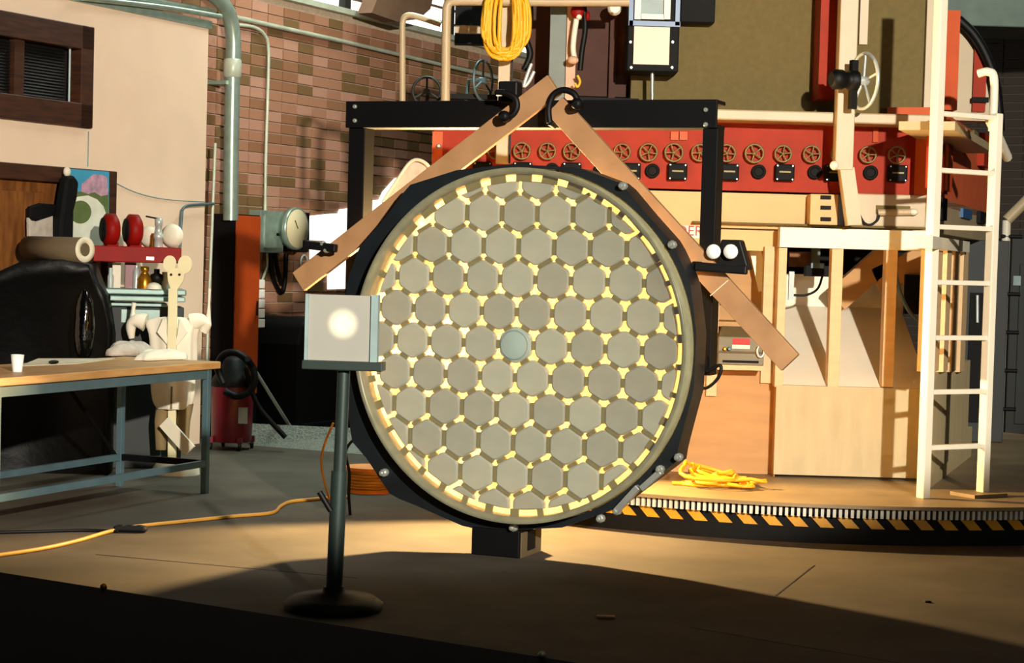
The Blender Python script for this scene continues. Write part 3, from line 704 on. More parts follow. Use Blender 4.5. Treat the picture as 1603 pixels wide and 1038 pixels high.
# yellowed arc of the lid with its black pipe
pts = [ROOM.hit(x, y, YF+1.6) for x, y in ((1500, 30), (1525, 55), (1545, 90), (1558, 130), (1564, 180), (1565, 205))]
b = B(); b.tube(curve_pts(pts), .035, 8); b.build('lid_pipe', 'blackrub', fu)
b = B(); v = [ROOM.hit(x, y, YF+1.7) for x, y in ((1492, 188), (1492, 30), (1503, 30), (1527, 62), (1545, 100), (1556, 140), (1560, 190))]; b.prism([(p.x, p.z) for p in v], YF+1.7, YF+1.9); b.build('lid_end', 'creampaint', fu)
P('lid_stripe', 'redpaint', 1524, 76, 1544, 175, YF+1.66, .03)
P('lid_clip', 'black', 1522, 152, 1548, 160, YF+1.62, .03)
b = B(SIDE); a0 = SIDE.hit(1462, 190, -.1); b.box(a0.x, a0.x+2.2, -.22, .1, a0.z-.05, a0.z); b.build('side_deck', 'creampaint', fu)
# handwheel on a dark gearbox, fixed to the crane post
v = ROOM.hit(1352, 127, YF-.45)
wh = thing('wheel_drive', 'bright spoked handwheel on a black gearbox on the right cream post', 'handwheel', ROOM, v)
WF = Fr(R(20), (v.x, v.y))
b = B(WF); b.ring((0, 0, v.z), .165, .011, 'x', 32, 8); b.build('rim', 'steel', wh)
for k in range(5):
    a = 2*math.pi*k/5+.4; b = B(WF); b.tube([(0, 0, v.z), (0, .165*math.cos(a), v.z+.165*math.sin(a))], .009, 6); b.build('spoke', 'steel', wh)
b = B(WF); b.lathe((-.05, 0, v.z), [(.02, 0), (.03, .02), (.03, .07), (.015, .085)], 14, 'x'); b.build('hub', 'steel', wh)
b = B(WF); b.lathe((-.22, 0, v.z), [(.04, 0), (.06, .02), (.06, .07), (.05, .075), (.05, .12), (.06, .125), (.06, .17)], 16, 'x'); b.build('gearbox', 'blackrub', wh)
b = B(WF); b.box(-.09, -.05, -.02, .02, v.z-.17, v.z+.12); b.build('bracket', 'blackrub', wh)

# ------------------------------------------------------------------ ladder
lp, lq = ground(1445, 780, TZ), ground(1538, 775, TZ)
LAD = Fr(math.atan2((lq-lp).y, (lq-lp).x), (lp.x, lp.y)); lw = (lq-lp).length
ld = thing('ladder', 'tall white steel ladder standing on the turntable in front of the furnace', 'ladder', LAD, (lw/2, 0, TZ))
zt2 = LAD.hit(1470, -40, 0).z; zr = LAD.hit(1562, 112, 0).z
b = B(LAD); b.box(-.028, .028, -.03, .03, TZ, zt2); b.build('rail', 'white', ld, bevel=.006)
b = B(LAD); b.box(lw-.025, lw+.025, -.03, .03, TZ, LAD.hit(1562, 178, 0).z); b.build('rail', 'white', ld, bevel=.006)
zz = LAD.hit(1562, 178, 0).z
b = B(LAD); b.tube(curve_pts([(lw-.0, .03, zz-.1), (lw, .03, zr-.05), (lw-.03, .05, zr), (lw-.06, .10, zr-.01)]), .025, 10); b.build('grab_handle', 'white', ld)
for y in (181, 269, 357, 443, 529, 613, 699):
    c = LAD.hit(1510, y, 0).z
    b = B(LAD); b.box(.02, lw-.02, -.018, .018, c-.014, c+.014); b.build('rung', 'white', ld, bevel=.004)
b = B(LAD); b.box(lw-.18, lw+.08, -.12, .08, TZ, TZ+.02); b.build('foot_plate', 'deck', ld)
b = B(LAD); v = LAD.hit(1574, 190, .05); b.tube([(lw, .05, v.z), (lw+.5, .4, v.z-.18)], .03, 10); b.build('side_handrail', 'white', ld)
# second pole and dark store beyond
v = ground(1563, 690, 0)
t = thing('guard_pole', 'slim white upright guard pole with dark collars beyond the ladder', 'pole', ROOM, (v.x, v.y, 0))
zp = ROOM.hit(1570, 345, v.y).z
b = B(); b.tube([(v.x, v.y, 0), (v.x, v.y, zp)], .038, 12); b.build('pole', 'white', t)
for y in (370, 460, 520, 580, 640):
    c = ROOM.hit(1567, y, v.y).z; b = B(); b.tube([(v.x-.05, v.y-.02, c), (v.x+.14, v.y-.02, c)], .018, 8); b.build('collar', 'blackrub', t)
b = B(); b.tube([(v.x, v.y, zp), (v.x+.3, v.y, zp+.32)], .05, 10); b.build('brace', 'creampaint', t)
Yc = v.y+.7
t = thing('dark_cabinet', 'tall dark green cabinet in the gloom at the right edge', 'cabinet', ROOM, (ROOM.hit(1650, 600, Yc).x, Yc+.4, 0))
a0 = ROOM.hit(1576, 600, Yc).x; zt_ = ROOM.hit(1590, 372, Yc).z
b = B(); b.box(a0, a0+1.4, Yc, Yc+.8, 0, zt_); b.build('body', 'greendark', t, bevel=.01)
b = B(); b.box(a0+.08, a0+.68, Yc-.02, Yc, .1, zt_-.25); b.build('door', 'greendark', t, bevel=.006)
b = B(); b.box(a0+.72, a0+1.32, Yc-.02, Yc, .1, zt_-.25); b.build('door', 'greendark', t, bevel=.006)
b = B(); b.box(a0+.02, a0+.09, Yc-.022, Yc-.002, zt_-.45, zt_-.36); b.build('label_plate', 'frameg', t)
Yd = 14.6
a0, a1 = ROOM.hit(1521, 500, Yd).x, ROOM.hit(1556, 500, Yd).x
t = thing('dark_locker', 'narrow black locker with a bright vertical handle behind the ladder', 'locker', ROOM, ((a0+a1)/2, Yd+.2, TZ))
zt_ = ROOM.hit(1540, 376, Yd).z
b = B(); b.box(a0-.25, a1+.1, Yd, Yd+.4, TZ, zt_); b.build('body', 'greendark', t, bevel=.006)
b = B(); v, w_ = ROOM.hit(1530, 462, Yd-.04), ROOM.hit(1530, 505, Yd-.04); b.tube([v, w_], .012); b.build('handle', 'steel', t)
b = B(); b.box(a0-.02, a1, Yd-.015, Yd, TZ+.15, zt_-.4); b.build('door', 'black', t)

# ------------------------------------------------------------------ grey box on the furnace sill
YG = YF-.22
a0, a1, c0, c1 = ROOM.rect(1124, 520, 1196, 572, YG)
t = thing('transformer_box', 'olive grey metal box with a red and white label, against the plywood', 'box', ROOM, ((a0+a1)/2, YG+.1, c0))
b = B(); b.add([(a0, YG, c0), (a1, YG, c0), (a1, YG+.2, c0), (a0, YG+.2, c0), (a0, YG, c1-.03), (a1, YG, c1-.03), (a1-.02, YG+.2, c1+.03), (a0+.04, YG+.2, c1+.03)],
               [(0, 1, 5, 4), (1, 2, 6, 5), (2, 3, 7, 6), (3, 0, 4, 7), (4, 5, 6, 7), (3, 2, 1, 0)]); b.build('body', 'olivebox', t, bevel=.006)
zm = (c0+c1)/2-.02
b = B(); b.box(a0-.008, a1+.008, YG-.008, YG, zm-.008, zm+.004); b.build('seam_flange', 'kraft', t)
b = B(); b.px(1147, 530, 1174, 540, YG-.004, .004); b.build('label', 'labelred', t); b = B(); b.px(1146, 540, 1174, 546, YG-.004, .004); b.build('label', 'labelwhite', t)
for x, y, m_ in ((1134, 546, 'brass'), (1141, 546, 'teal')):
    v = ROOM.hit(x, y, YG); b = B(); b.lathe((v.x, YG-.03, v.z), [(.008, 0), (.012, .008), (.012, .03)], 10, 'y'); b.build('terminal', m_, t)
v = ROOM.hit(1190, 550, YG); b = B(); b.ring((v.x, YG-.02, v.z), .035, .008, 'y', 18, 6, .6); b.build('handle', 'steel', t)
b = B(); b.box(a0+.03, a1-.03, YG-.003, YG, c0+.015, c0+.03); b.build('vent', 'black', t)
b = B(); b.box(a0, a1, YG+.0, YF-.02, c0-.03, c0); b.build('bracket', 'stud', t)

# ------------------------------------------------------------------ things around the upper walkway
YR = 11.55
def rail(pts, r, label, Y=YR, m='creampaint', name='rail_hoop', cat='rail'):
    b = B(); b.tube(curve_pts([ROOM.hit(x, y, Y) for x, y in pts], 4), r, 10); return b.build(name, m, None, label, cat)
zwalk = 150
rail([(630, 168), (630, 120), (630, 60), (631, 32), (640, 24), (660, 28), (690, 38)], .020, 'cream pipe rail hoop above the brick, leftmost on the walkway', 12.3)
rail([(697, 175), (698, 100), (699, 30), (701, 8), (712, 2), (760, 2), (860, 3), (985, 3)], .028, 'cream pipe rail running along the top edge from above the mirror', 11.6)
P('walkway_rail', 'creampaint', 712, 40, 765, 52, YF+.3, .05)
b = B(); b.px(690, 150, 1000, 158, YF+.02, .4); b.build('walkway_plate', 'blacksteel', fu)
b = B(); b.px(712, 8, 826, 70, YF+.6, .1); b.build('dark_back_panel', 'black', fu)
P('lift_post', 'creampaint', 780, -40, 803, 256, YF-.3, .1, bevel=.004)
P('lift_cable', 'blackrub', 800, -40, 803, 256, YF-.33, .01)
P('grey_upright', 'greypost', 861, -40, 886, 160, YF-.1, .15)
P('buff_upright', 'pinkpost', 887, -40, 902, 160, YF-.12, .15)
P('dark_upright', 'brownpanel', 955, -40, 965, 160, YF+.3, .05)
def hwheel(x, y, rx, ry, Y, label, m):
    v = ROOM.hit(x, y, Y); t = thing('valve_wheel', label, 'handwheel', ROOM, v)
    f = Fr(math.acos(min(1, rx/ry)), (v.x, v.y)); r = ry/(FPX/Y)
    c = B(f); c.ring((0, 0, v.z), r, .009, 'y', 28, 6); c.build('rim', m, t)
    for k in range(3):
        a = 2*math.pi*k/3+1.57; c = B(f); c.tube([(0, 0, v.z), (r*math.cos(a), 0, v.z+r*math.sin(a))], .007, 6); c.build('spoke', m, t)
    c = B(f); c.lathe((0, -.02, v.z), [(.02, 0), (.022, .04)], 10, 'y'); c.build('hub', m, t)
    c = B(f); c.tube([(0, 0, v.z), (0, .1, v.z), (0, .12, v.z-r-.02)], .014, 6); c.build('stem', m, t)
hwheel(668, 143, 23, 22, 12.2, 'dark three-spoke valve wheel on the walkway left of the frame top', 'greendark')
hwheel(756, 126, 14, 31, 12.0, 'grey-green valve wheel seen nearly edge-on beside the yellow hanging cable', 'teal')
# hanging coil of yellow cable
v = ROOM.hit(790, 30, YF-.42)
b = B(); rnd = random.Random(5)
for k in range(11):
    ax = .03+.105*(k+1)/11+rnd.uniform(-.012, .012); az = .21+rnd.uniform(-.03, .035); ph = rnd.uniform(-.02, .02)
    pw = lambda q: math.copysign(abs(q)**.75, q)
    pts = [(v.x+ph+ax*pw(math.cos(a))*(1-.12*math.sin(a)), YF-.45+rnd.uniform(-.02, .02)+.01*math.sin(a), v.z-.0+az*pw(math.sin(a))) for a in [2*math.pi*i/26 for i in range(26)]]
    b.tube(pts, .0115, 6, True)
b.build('cable_coil', 'yrope', None, 'coil of yellow cable hanging from the walkway rail above the mirror', 'cable')
def hung(name, pts, r, m, label, cat, Y=YF-.25, extra=()):
    t = thing(name, label, cat, ROOM, ROOM.hit(*pts[-1], Y))
    b = B(); b.tube(curve_pts([ROOM.hit(x, y, Y) for x, y in pts]), r, 8); b.build('strap', m, t)
    for nm, x, y, rx, rz, mm in extra:
        b = B(); b.ball(ROOM.hit(x, y, Y-.02), rx, .02, rz, 12, 8); b.build(nm, mm, t)
hung('black_hose', [(828, -10), (830, 30), (824, 60), (830, 85), (820, 110)], .02, 'blackrub', 'black ribbed hose hanging beside the grey upright', 'hose')
hung('shackle', [(832, 100), (825, 118), (820, 135), (828, 128), (836, 112)], .011, 'steel', 'bright steel shackle hanging behind the left board top', 'shackle', YF-.4)
hung('pull_handle', [(905, 15), (900, 45), (897, 75), (900, 95)], .018, 'white', 'white handled puller with red knob hanging from the walkway', 'tool', YF-.2,
     (('knob', 904, 18, .042, .045, 'redtool'), ('ferrule', 906, 26, .02, .02, 'white'), ('foot', 897, 94, .035, .025, 'pinkpost')))
hung('black_strap', [(914, 8), (916, 45), (911, 80), (908, 110)], .017, 'blackrub', 'black strap with red tip hanging right of the red-knobbed puller', 'strap', YF-.18, (('tip', 920, 25, .014, .03, 'redtool'),))
hung('yellow_hook', [(904, 118), (908, 128), (904, 136), (900, 130)], .008, 'yrope', 'small yellow hook below the white handled puller', 'hook', YF-.22)
v = ROOM.hit(962, 14, YF+.15)
b = B(); b.lathe((v.x, YF+.1, v.z), [(.03, 0), (.045, .015), (.045, .04), (.02, .07), (.02, .25)], 14, 'y'); b.build('round_lamp_head', 'white', None, 'round white lamp head left of the blue framed meter', 'lamp')
# blue framed meter box
a0, a1, c0, c1 = ROOM.rect(983, -30, 1064, 112, YF-.1)
t = thing('meter_box', 'black meter box with blue frame and pale panel hanging over the frame beam', 'meter', ROOM, ((a0+a1)/2, YF, c0))
b = B(); b.box(a0, a1, YF-.1, YF+.19, c0, c1); b.build('case', 'black', t, bevel=.008)
b = B(); b.px(985, -30, 992, 40, YF-.13, .03); b.px(1058, -30, 1065, 40, YF-.13, .03); b.px(985, 33, 1065, 41, YF-.13, .03); b.build('blue_frame', 'bluemetal', t)
b = B(); b.px(994, -30, 1004, 30, YF-.15, .05); b.px(1040, -30, 1050, 30, YF-.15, .05); b.px(1004, 22, 1040, 30, YF-.15, .05); b.px(1004, -30, 1040, -4, YF-.15, .05); b.build('window_bezel', 'white', t)
b = B(); b.px(1004, -4, 1040, 23, YF-.125, .02); b.build('dial', 'frameg', t)
b = B(); b.px(992, 42, 1048, 101, YF-.125, .025); b.build('front_panel', 'chalk', t)
for x, y in ((987, 66), (1053, 66), (988, 106), (1052, 106)):
    v = ROOM.hit(x, y, YF-.1); b = B(); b.lathe((v.x, YF-.112, v.z), [(.007, 0), (.01, .004), (.01, .012)], 8, 'y'); b.build('screw', 'bolt', t)
b = B(); b.tube([ROOM.hit(1021, 112, YF-.02), ROOM.hit(1021, 156, YF-.02)], .012, 8); b.build('stem', 'bolt', t)
b = B(); b.px(1066, -30, 1120, 35, YF+.05, .12); b.build('side_case', 'black', t, bevel=.006)
# yellow rope heap on the deck
v = ground(1125, 762, TZ)
b = B(); rnd = random.Random(11)
for k in range(9):
    cx, cy = v.x+rnd.uniform(-.1, .1), v.y+rnd.uniform(-.1, .12); ra, rb = rnd.uniform(.09, .2), rnd.uniform(.06, .16); ph = rnd.uniform(0, 6)
    pts = [(cx+ra*math.cos(a)+.03*math.sin(3*a+ph), cy+rb*math.sin(a)+.03*math.cos(2*a+ph), TZ+.012+.09*max(0, math.sin(a+ph))*rnd.uniform(.5, 1)*k/9+.006*k) for a in [2*math.pi*i/22 for i in range(22)]]
    b.tube(pts, .0115, 6, True)
b.tube(curve_pts([(v.x-.1, v.y-.05, TZ+.012), (v.x-.2, v.y, TZ+.012), (v.x-.27, v.y+.02, TZ+.012)]), .0115, 6)
b.build('rope_heap', 'yrope', None, 'heap of yellow rope lying on the turntable deck', 'rope')
v = ground(1085, 740, TZ); b = B(); b.ball((v.x, v.y, TZ+.018), .025, .018, .018, 10, 6); b.build('plug', 'redtool', None, 'small red plug end beside the yellow rope', 'plug')

# ------------------------------------------------------------------ left side: pipes and fittings on the wall
def wp(x, y, b_): return WALL.hit(x, y, b_)
t = thing('vent_pipe', 'thick galvanized pipe with elbow and collar running down the brick wall', 'pipe', WALL, (wp(360, 335, -.2).x, -.2, wp(360, 335, -.2).z))
b = B(WALL); b.tube(curve_pts([wp(361, 345, -.2), wp(362, 240, -.2), wp(364, 120, -.2), wp(365, 60, -.2), wp(357, 20, -.2), wp(338, -5, -.2), wp(305, -30, -.2), wp(200, -60, -.2)]), .062, 18); b.build('duct', 'galv', t)
v = wp(364, 108, -.2); b = B(WALL); b.lathe((v.x, -.2, v.z-.07), [(.064, 0), (.073, .01), (.073, .14), (.064, .15)], 20); b.build('collar', 'conduit', t)
b = B(WALL); b.box(v.x-.09, v.x+.09, -.2, 0, v.z-.13, v.z-.1); b.build('strap', 'galv', t)
def conduit(pts, r, label, b_=-.05, m='conduit', k=5):
    c = B(WALL); c.tube(curve_pts([wp(x, y, b_) for x, y in pts], k), r, 8); return c.build('conduit_pipe', m, None, label, 'conduit')
conduit([(369, 27), (470, 50), (560, 70), (690, 101), (830, 134)], .020, 'long straight white conduit running down to the right across the brick')
conduit([(371, 39), (395, 42), (412, 52), (420, 75), (419, 150), (416, 250), (415, 331)], .015, 'white conduit bending down to the grey electric box')
conduit([(337, 224), (334, 300), (330, 400), (325, 520), (323, 600)], .013, 'thin pale conduit standing between the plaster corner and orange cabinet', -.27)
conduit([(128, -4), (200, 4), (270, 13), (345, 26)], .022, 'upper galvanized pipe over the plaster partition', -.36, 'galv')
conduit([(150, -10), (220, -2), (290, 10), (335, 18)], .022, 'second galvanized pipe just behind and above the first over the partition', -.1, 'galv')
conduit([(418, 396), (418, 415), (413, 432), (409, 442)], .012, 'short white conduit below the grey electric box', -.06)
conduit([(285, 330), (289, 324), (300, 321), (335, 319)], .011, 'small dark pipe elbow low on the plaster corner', -.36, 'teal')
conduit([(285, 330), (283, 360), (282, 388)], .011, 'dark drop pipe on the plaster behind the red tool shelf', -.36, 'teal')
# plaster wires
b = B(WALL); b.tube(curve_pts([wp(x, y, -.31) for x, y in ((180, 286), (215, 302), (260, 312), (320, 316))]), .004, 5); b.build('wall_wire', 'frameg', None, 'thin wire sagging across the cream plaster from the poster', 'wire')
# orange locker
a0, a1, c0, c1 = WALL.rect(366, 336, 404, 640, -.24)
t = thing('wall_locker', 'tall orange locker with black side against the brick wall', 'locker', WALL, ((a0+a1)/2, -.12, 0))
b = B(WALL); b.box(a0, a1, -.235, -.018, 0, c1); b.build('body', 'black', t)
b = B(WALL); b.box(a0+.003, a1-.003, -.25, -.235, .35, c1-.01); b.build('door', 'orange', t, bevel=.004)
b = B(WALL); b.box(a0+.003, a1-.003, -.245, -.235, .02, .34); b.build('kick_panel', 'black', t)
b = B(WALL); b.tube([(a1-.05, -.265, 1.0), (a1-.05, -.265, 1.12)], .008, 6); b.build('handle', 'black', t)
# electric box
a0, a1, c0, c1 = WALL.rect(408, 330, 444, 396, -.14)
t = thing('electric_box', 'grey-green electric breaker box on the brick beside the round dial', 'electric box', WALL, ((a0+a1)/2, -.07, c0))
b = B(WALL); b.box(a0, a1, -.14, -.016, c0, c1); b.build('body', 'galv', t, bevel=.006)
b = B(WALL); b.box(a0+.05, a1-.03, -.152, -.14, c0+.04, c1-.04); b.build('door', 'galv', t, bevel=.004)
b = B(WALL); zl = (c0+c1)/2-.02; b.box(a1-.13, a1-.07, -.16, -.152, zl-.012, zl+.012); b.build('latch', 'black', t)
v = wp(467, 358, -.26)
t = thing('wall_dial', 'large round pale wall dial in a grey bezel, beside the electric box', 'dial', WALL, (v.x, -.13, v.z-.18))
b = B(WALL); b.lathe((v.x, -.25, v.z), [(.165, 0), (.182, .0), (.182, .05), (.15, .06), (.15, .2)], 36, 'y'); b.build('case', 'galv', t)
b = B(WALL); b.lathe((v.x, -.254, v.z), [(.001, 0), (.164, 0), (.164, .006)], 36, 'y'); b.build('face', 'mouse', t)
b = B(WALL); b.bar((v.x, -.258, v.z), (v.x-.05, -.258, v.z+.07), .008, .003, (0, 1, 0)); b.build('pointer', 'kraft', t)
b = B(WALL); b.px(446, 332, 484, 394, -.045, .028); b.build('dial_shadow_board', 'black', None, 'black board for the dark backing and shadow behind the round dial', 'board')  # its black also stands in for the shadow behind the dial
for i in range(5):
    y0 = 438+i*15.4
    b = B(WALL); b.px(403, y0, 415, y0+13.6, -.2, .18); b.build('switch_box', 'paper', None, ['topmost', 'second from top', 'middle', 'second from bottom', 'lowest'][i]+' white switch box in the column beside the orange locker', 'switch', 'white switch boxes', bevel=.006)
for k, (pts, lb) in enumerate(((((424, 397), (426, 430), (440, 458), (446, 440), (448, 397)), 'black cable loop under the right half of the electric box'), (((430, 397), (434, 420), (441, 445)), 'short black cable drop under the middle of the electric box'))):
    b = B(WALL); b.tube(curve_pts([wp(x, y, -.05) for x, y in pts]), .02, 6); b.build('wall_cable', 'blackrub', None, lb, 'cable')
b = B(WALL); b.ring((wp(476, 412, -.05).x, -.05, wp(476, 412, -.05).z), .07, .01, 'y', 20, 6, .8); b.build('wall_ring', 'bluegl', None, 'small pale ring hanging on the brick below the round dial', 'ring')
pl_ = [(486, 338), (515, 335), (530, 334), (532, 328), (541, 327), (558, 322), (577, 320), (578, 314), (594, 313), (600, 300), (618, 280), (640, 270), (656, 290), (652, 360), (600, 400), (545, 452), (514, 453), (514, 413), (486, 413)]
w3 = thing('window_3', None, None, WALL, (wp(560, 380, 0).x, 0, wp(560, 452, 0).z), kind='structure')
b = B(WALL); b.prism([((v := wp(x, y, -.03)).x, v.z) for x, y in pl_], -.03, -.019); b.build('daylit_pane', 'day', w3)
# black mass added where the wall under the dial lies in shade
b = B(WALL); v0 = [wp(x, y, -.55) for x, y in ((468, 640), (469, 540), (475, 508), (486, 496), (500, 500), (540, 498), (640, 510), (640, 640))]
zb_ = min(p.z for p in v0)
t = thing('shade_mass', 'black mass standing in for the shade on the wall below the round dial', 'dark mass', WALL, (v0[3].x, -.3, 0))
b.prism([(p.x, p.z if p.z > zb_+.2 else 0) for p in v0], -.55, -.05); b.build('cover', 'black', t, bevel=.03)
b = B(WALL); b.box(v0[0].x+.02, v0[-1].x-.02, -.6, -.55, .02, .1); b.build('shade_foot', 'black', t)
p, q = ground(392, 697), ground(640, 717); r_, s_ = ground(394, 663, .16), ground(640, 674, .16)
b = B(); b.add([p, q, s_, r_, (r_.x, r_.y, 0), (s_.x, s_.y, 0)], [(0, 1, 2, 3), (3, 2, 5, 4), (0, 3, 4), (1, 5, 2), (0, 4, 5, 1)]); rmp = b.build('floor_ramp', mat('tread_plate', '#8d9288', .5, c2='#5f655e', scale=60, bump=.6), None, 'sloping grey tread plate ramp along the wall foot', 'ramp')
v = ground(418, 668)
b = B(WALL); vv = WALL.I @ v; b.box(vv.x-.25, vv.x-.03, min(vv.y+.1, -.3), min(vv.y+.5, -.03), 0, .19); b.build('lit_floor_block', 'orange', None, 'low orange block standing in for the orange-lit floor behind the vacuum wand', 'lit patch', bevel=.01)  # orange block added where the floor is only lit orange

# ------------------------------------------------------------------ poster, coat and paper on the partition
PP = PB-.06
def flat(poly, b0, b1, name, m, parent): 
    c = B(WALL); c.prism([((v := wp(x, y, b0)).x, v.z) for x, y in poly], b0, b1); return c.build(name, m, parent)
pst = thing('poster', 'poster of pink blossom trees over a white ring shape, beside the wooden door', 'poster', WALL, (wp(138, 385, PP).x, PP, wp(138, 385, PP).z))
flat([(106, 264), (171, 269), (170, 392), (104, 392)], PP, PP+.01, 'sheet', 'skyb', pst)
flat([(106, 312), (120, 300), (170, 300), (170, 350), (104, 350)], PP-.002, PP, 'print_meadow', 'greenb', pst)
flat([(127, 300), (128, 288), (138, 280), (146, 273), (158, 273), (168, 278), (169, 305), (158, 307), (148, 301), (138, 304)], PP-.004, PP-.002, 'print_blossom', 'pinkb', pst)
flat([(104, 330), (110, 316), (122, 308), (138, 306), (152, 312), (162, 323), (168, 340), (166, 360), (163, 382), (150, 391), (104, 391)], PP-.006, PP-.004, 'print_ring', 'whiteb', pst)
c_ = [(126+17*math.cos(a), 332+18*math.sin(a)) for a in [2*math.pi*i/24 for i in range(24)]]
flat(c_, PP-.008, PP-.006, 'print_hole', 'greenb', pst)
b = B(WALL); v = wp(105, 269, PP-.05); b.ball(v, .03, .025, .035, 12, 8); hk = b.build('coat_hook', 'white', None, 'white round coat hook at the top corner of the poster', 'hook')
b = B(WALL); b.prism([((v := wp(x, y, PP-.04)).x, v.z) for x, y in ((98, 276), (108, 274), (116, 285), (113, 310), (108, 330), (107, 385), (86, 385), (88, 340), (94, 300))], PP-.09, PP-.01); b.build('hanging_coat', 'black', None, 'black coat hanging between the door and the poster', 'coat', bevel=.02)
b = B(WALL); b.prism([((v := wp(x, y, PB-.05)).x, v.z) for x, y in ((42, 340), (48, 346), (80, 334), (80, 372), (43, 374))], PB-.07, PB-.04); b.build('pale_cloth', 'clothgrey', None, 'pale cloth hanging on the wooden door above the paper roll', 'cloth', bevel=.008)
b = B(WALL); b.prism([((v := wp(x, y, PB-.05)).x, v.z) for x, y in ((43, 324), (60, 318), (86, 320), (86, 336), (52, 347), (43, 342))], PB-.075, PB-.04); b.build('hat', 'black', None, 'black hat hanging over the pale cloth on the door', 'hat', bevel=.008)

# ------------------------------------------------------------------ tool stand with red shelf
YT = 13.3
tl = Fr(WALL.t-R(50), (ROOM.hit(215, 400, YT).x, YT))
def tpx(x0, y0, x1, y1, b_, d, name, m, parent, bevel=0):
    c = B(tl); c.px(x0, y0, x1, y1, b_, d); return c.build(name, m, parent, bevel=bevel)
ts = thing('tool_stand', 'red tool shelf on a column over a grey machine bed behind the table', 'tool stand', tl, (0, .15, 0))
tpx(146, 386, 284, 411, -.15, .35, 'red_shelf', 'redtool', ts, .006)
tpx(229, 402, 241, 407, -.155, .005, 'maker_plate', 'bolt', ts)
tpx(196, 411, 213, 452, -.02, .1, 'red_column', 'darkred', ts)
tpx(176, 411, 189, 452, .0, .05, 'white_column', 'chalk', ts)
tpx(155, 452, 292, 462, -.12, .4, 'machine_bed', 'grinder', ts, .01)
tpx(172, 464, 290, 472, -.2, .4, 'bed_rail', 'grinder', ts, .006)
tpx(165, 474, 262, 480, -.1, .3, 'lower_rail', 'grinder', ts, .006)
a0, a1, c0, c1 = tl.rect(172, 480, 288, 505, -.05)
b = B(tl); b.box(a0, a1, -.05, .3, 0, c1); b.build('cabinet', 'greendark', ts, bevel=.008)
b = B(tl); b.px(190, 485, 250, 505, -.06, .01); b.build('drawer', 'grinder', ts)
def ontop(name, label, cat, x, y, build, grp=None):
    v = tl.hit(x, y, 0.0); t = thing(name, label, cat, tl, v, grp); build(t, v); return t
zs = tl.hit(215, 387, -.0).z
def grinder(rx):
    def f(t, v):
        GF = Fr(R(-62), tuple((tl.M @ v)[:2]))
        c = B(GF); c.lathe((0, -.05, zs+.115), [(.02, 0), (.085, 0), (.112, .02), (.112, .08), (.08, .1), (.03, .11)], 28, 'y'); c.build('wheel_guard', 'redtool', t)
        c = B(GF); c.lathe((0, -.056, zs+.115), [(.001, 0), (.082, 0), (.082, .006)], 24, 'y'); c.build('dark_face', 'black', t)
        c = B(GF); c.box(-.04, .04, -.03, .05, zs, zs+.03); c.build('foot', 'redtool', t)
    return f
ontop('red_grinder', 'red wheel guard with dark face, left of the pair on the red shelf', 'grinder', 172, 387, grinder(0), 'red wheel guards')
ontop('red_grinder', 'red wheel guard nearer the metal pump, right of the pair on the red shelf', 'grinder', 208, 387, grinder(0), 'red wheel guards')
def dish(r, m):
    def f(t, v):
        DF = Fr(R(-15), tuple((tl.M @ v)[:2])); c = B(DF)
        c.lathe((0, 0, zs+r), [(.001, .0), (r*.6, .003), (r, .03), (r*.98, .036), (r*.6, .012), (.001, .01)], 26, 'y'); c.build('dish', m, t)
    return f
ontop('white_dish', 'smaller white dish propped left of the metal pump on the red shelf', 'dish', 229, 387, dish(.075, 'white'))
ontop('white_dish', 'larger white dish propped right of the metal pump on the red shelf', 'dish', 266, 387, dish(.085, 'white'))
def pump(t, v):
    c = B(tl); c.lathe((v.x, -.06, zs), [(.032, 0), (.032, .06), (.036, .062), (.036, .09), (.024, .1), (.024, .15), (.028, .152), (.028, .2), (.012, .205)], 16); c.build('barrel', 'steel', t)
    c = B(tl); c.lathe((v.x-.025, -.02, zs), [(.03, 0), (.03, .08), (.02, .1)], 12); c.build('side_barrel', 'brass', t)
    c = B(tl); c.tube([(v.x, -.06, zs+.2), (v.x-.09, -.06, zs+.215)], .006, 6); c.build('lever', 'blacksteel', t)
ontop('metal_pump', 'shiny metal hand pump with a lever standing on the red shelf', 'pump', 247, 387, pump)
zb2 = tl.hit(215, 452, -.05).z
def bottle(x, label, m, prof, yy=-.06):
    v = tl.hit(x, 452, yy); c = B(tl); c.lathe((v.x, yy, zb2), prof, 16); return c.build('bottle', m, None, label, 'bottle')
bottle(226, 'amber bottle with bright neck on the grey machine bed', 'brass', [(.05, 0), (.052, .02), (.05, .07), (.03, .1), (.022, .12), (.03, .122), (.03, .15), (.02, .155)])
bottle(213, 'slim silver bottle left of the amber bottle on the machine bed', 'steel', [(.025, 0), (.025, .12), (.012, .14), (.012, .16)], -.02)
bottle(245, 'black valve body right of the amber bottle under the red shelf', 'blackrub', [(.03, 0), (.03, .05), (.045, .06), (.045, .1), (.02, .11), (.02, .14)])
bottle(259, 'pale jar at the right end of the machine bed', 'chalk', [(.035, 0), (.035, .09), (.025, .1), (.025, .12)], -.03)
v = tl.hit(241, 455, -.1); b = B(tl); b.lathe((v.x, -.1, zb2), [(.055, 0), (.05, .025), (.03, .042), (.001, .048)], 18); b.build('white_bowl', 'white', None, 'upturned white bowl at the front of the machine bed', 'bowl')
v = tl.hit(173, 440, -.03); b = B(tl); b.lathe((v.x, -.03, zb2), [(.02, 0), (.022, .08), (.014, .1), (.014, .14)], 12); b.build('glass_jar', 'bluegl', None, 'small blue glass jar beside the white column', 'jar')
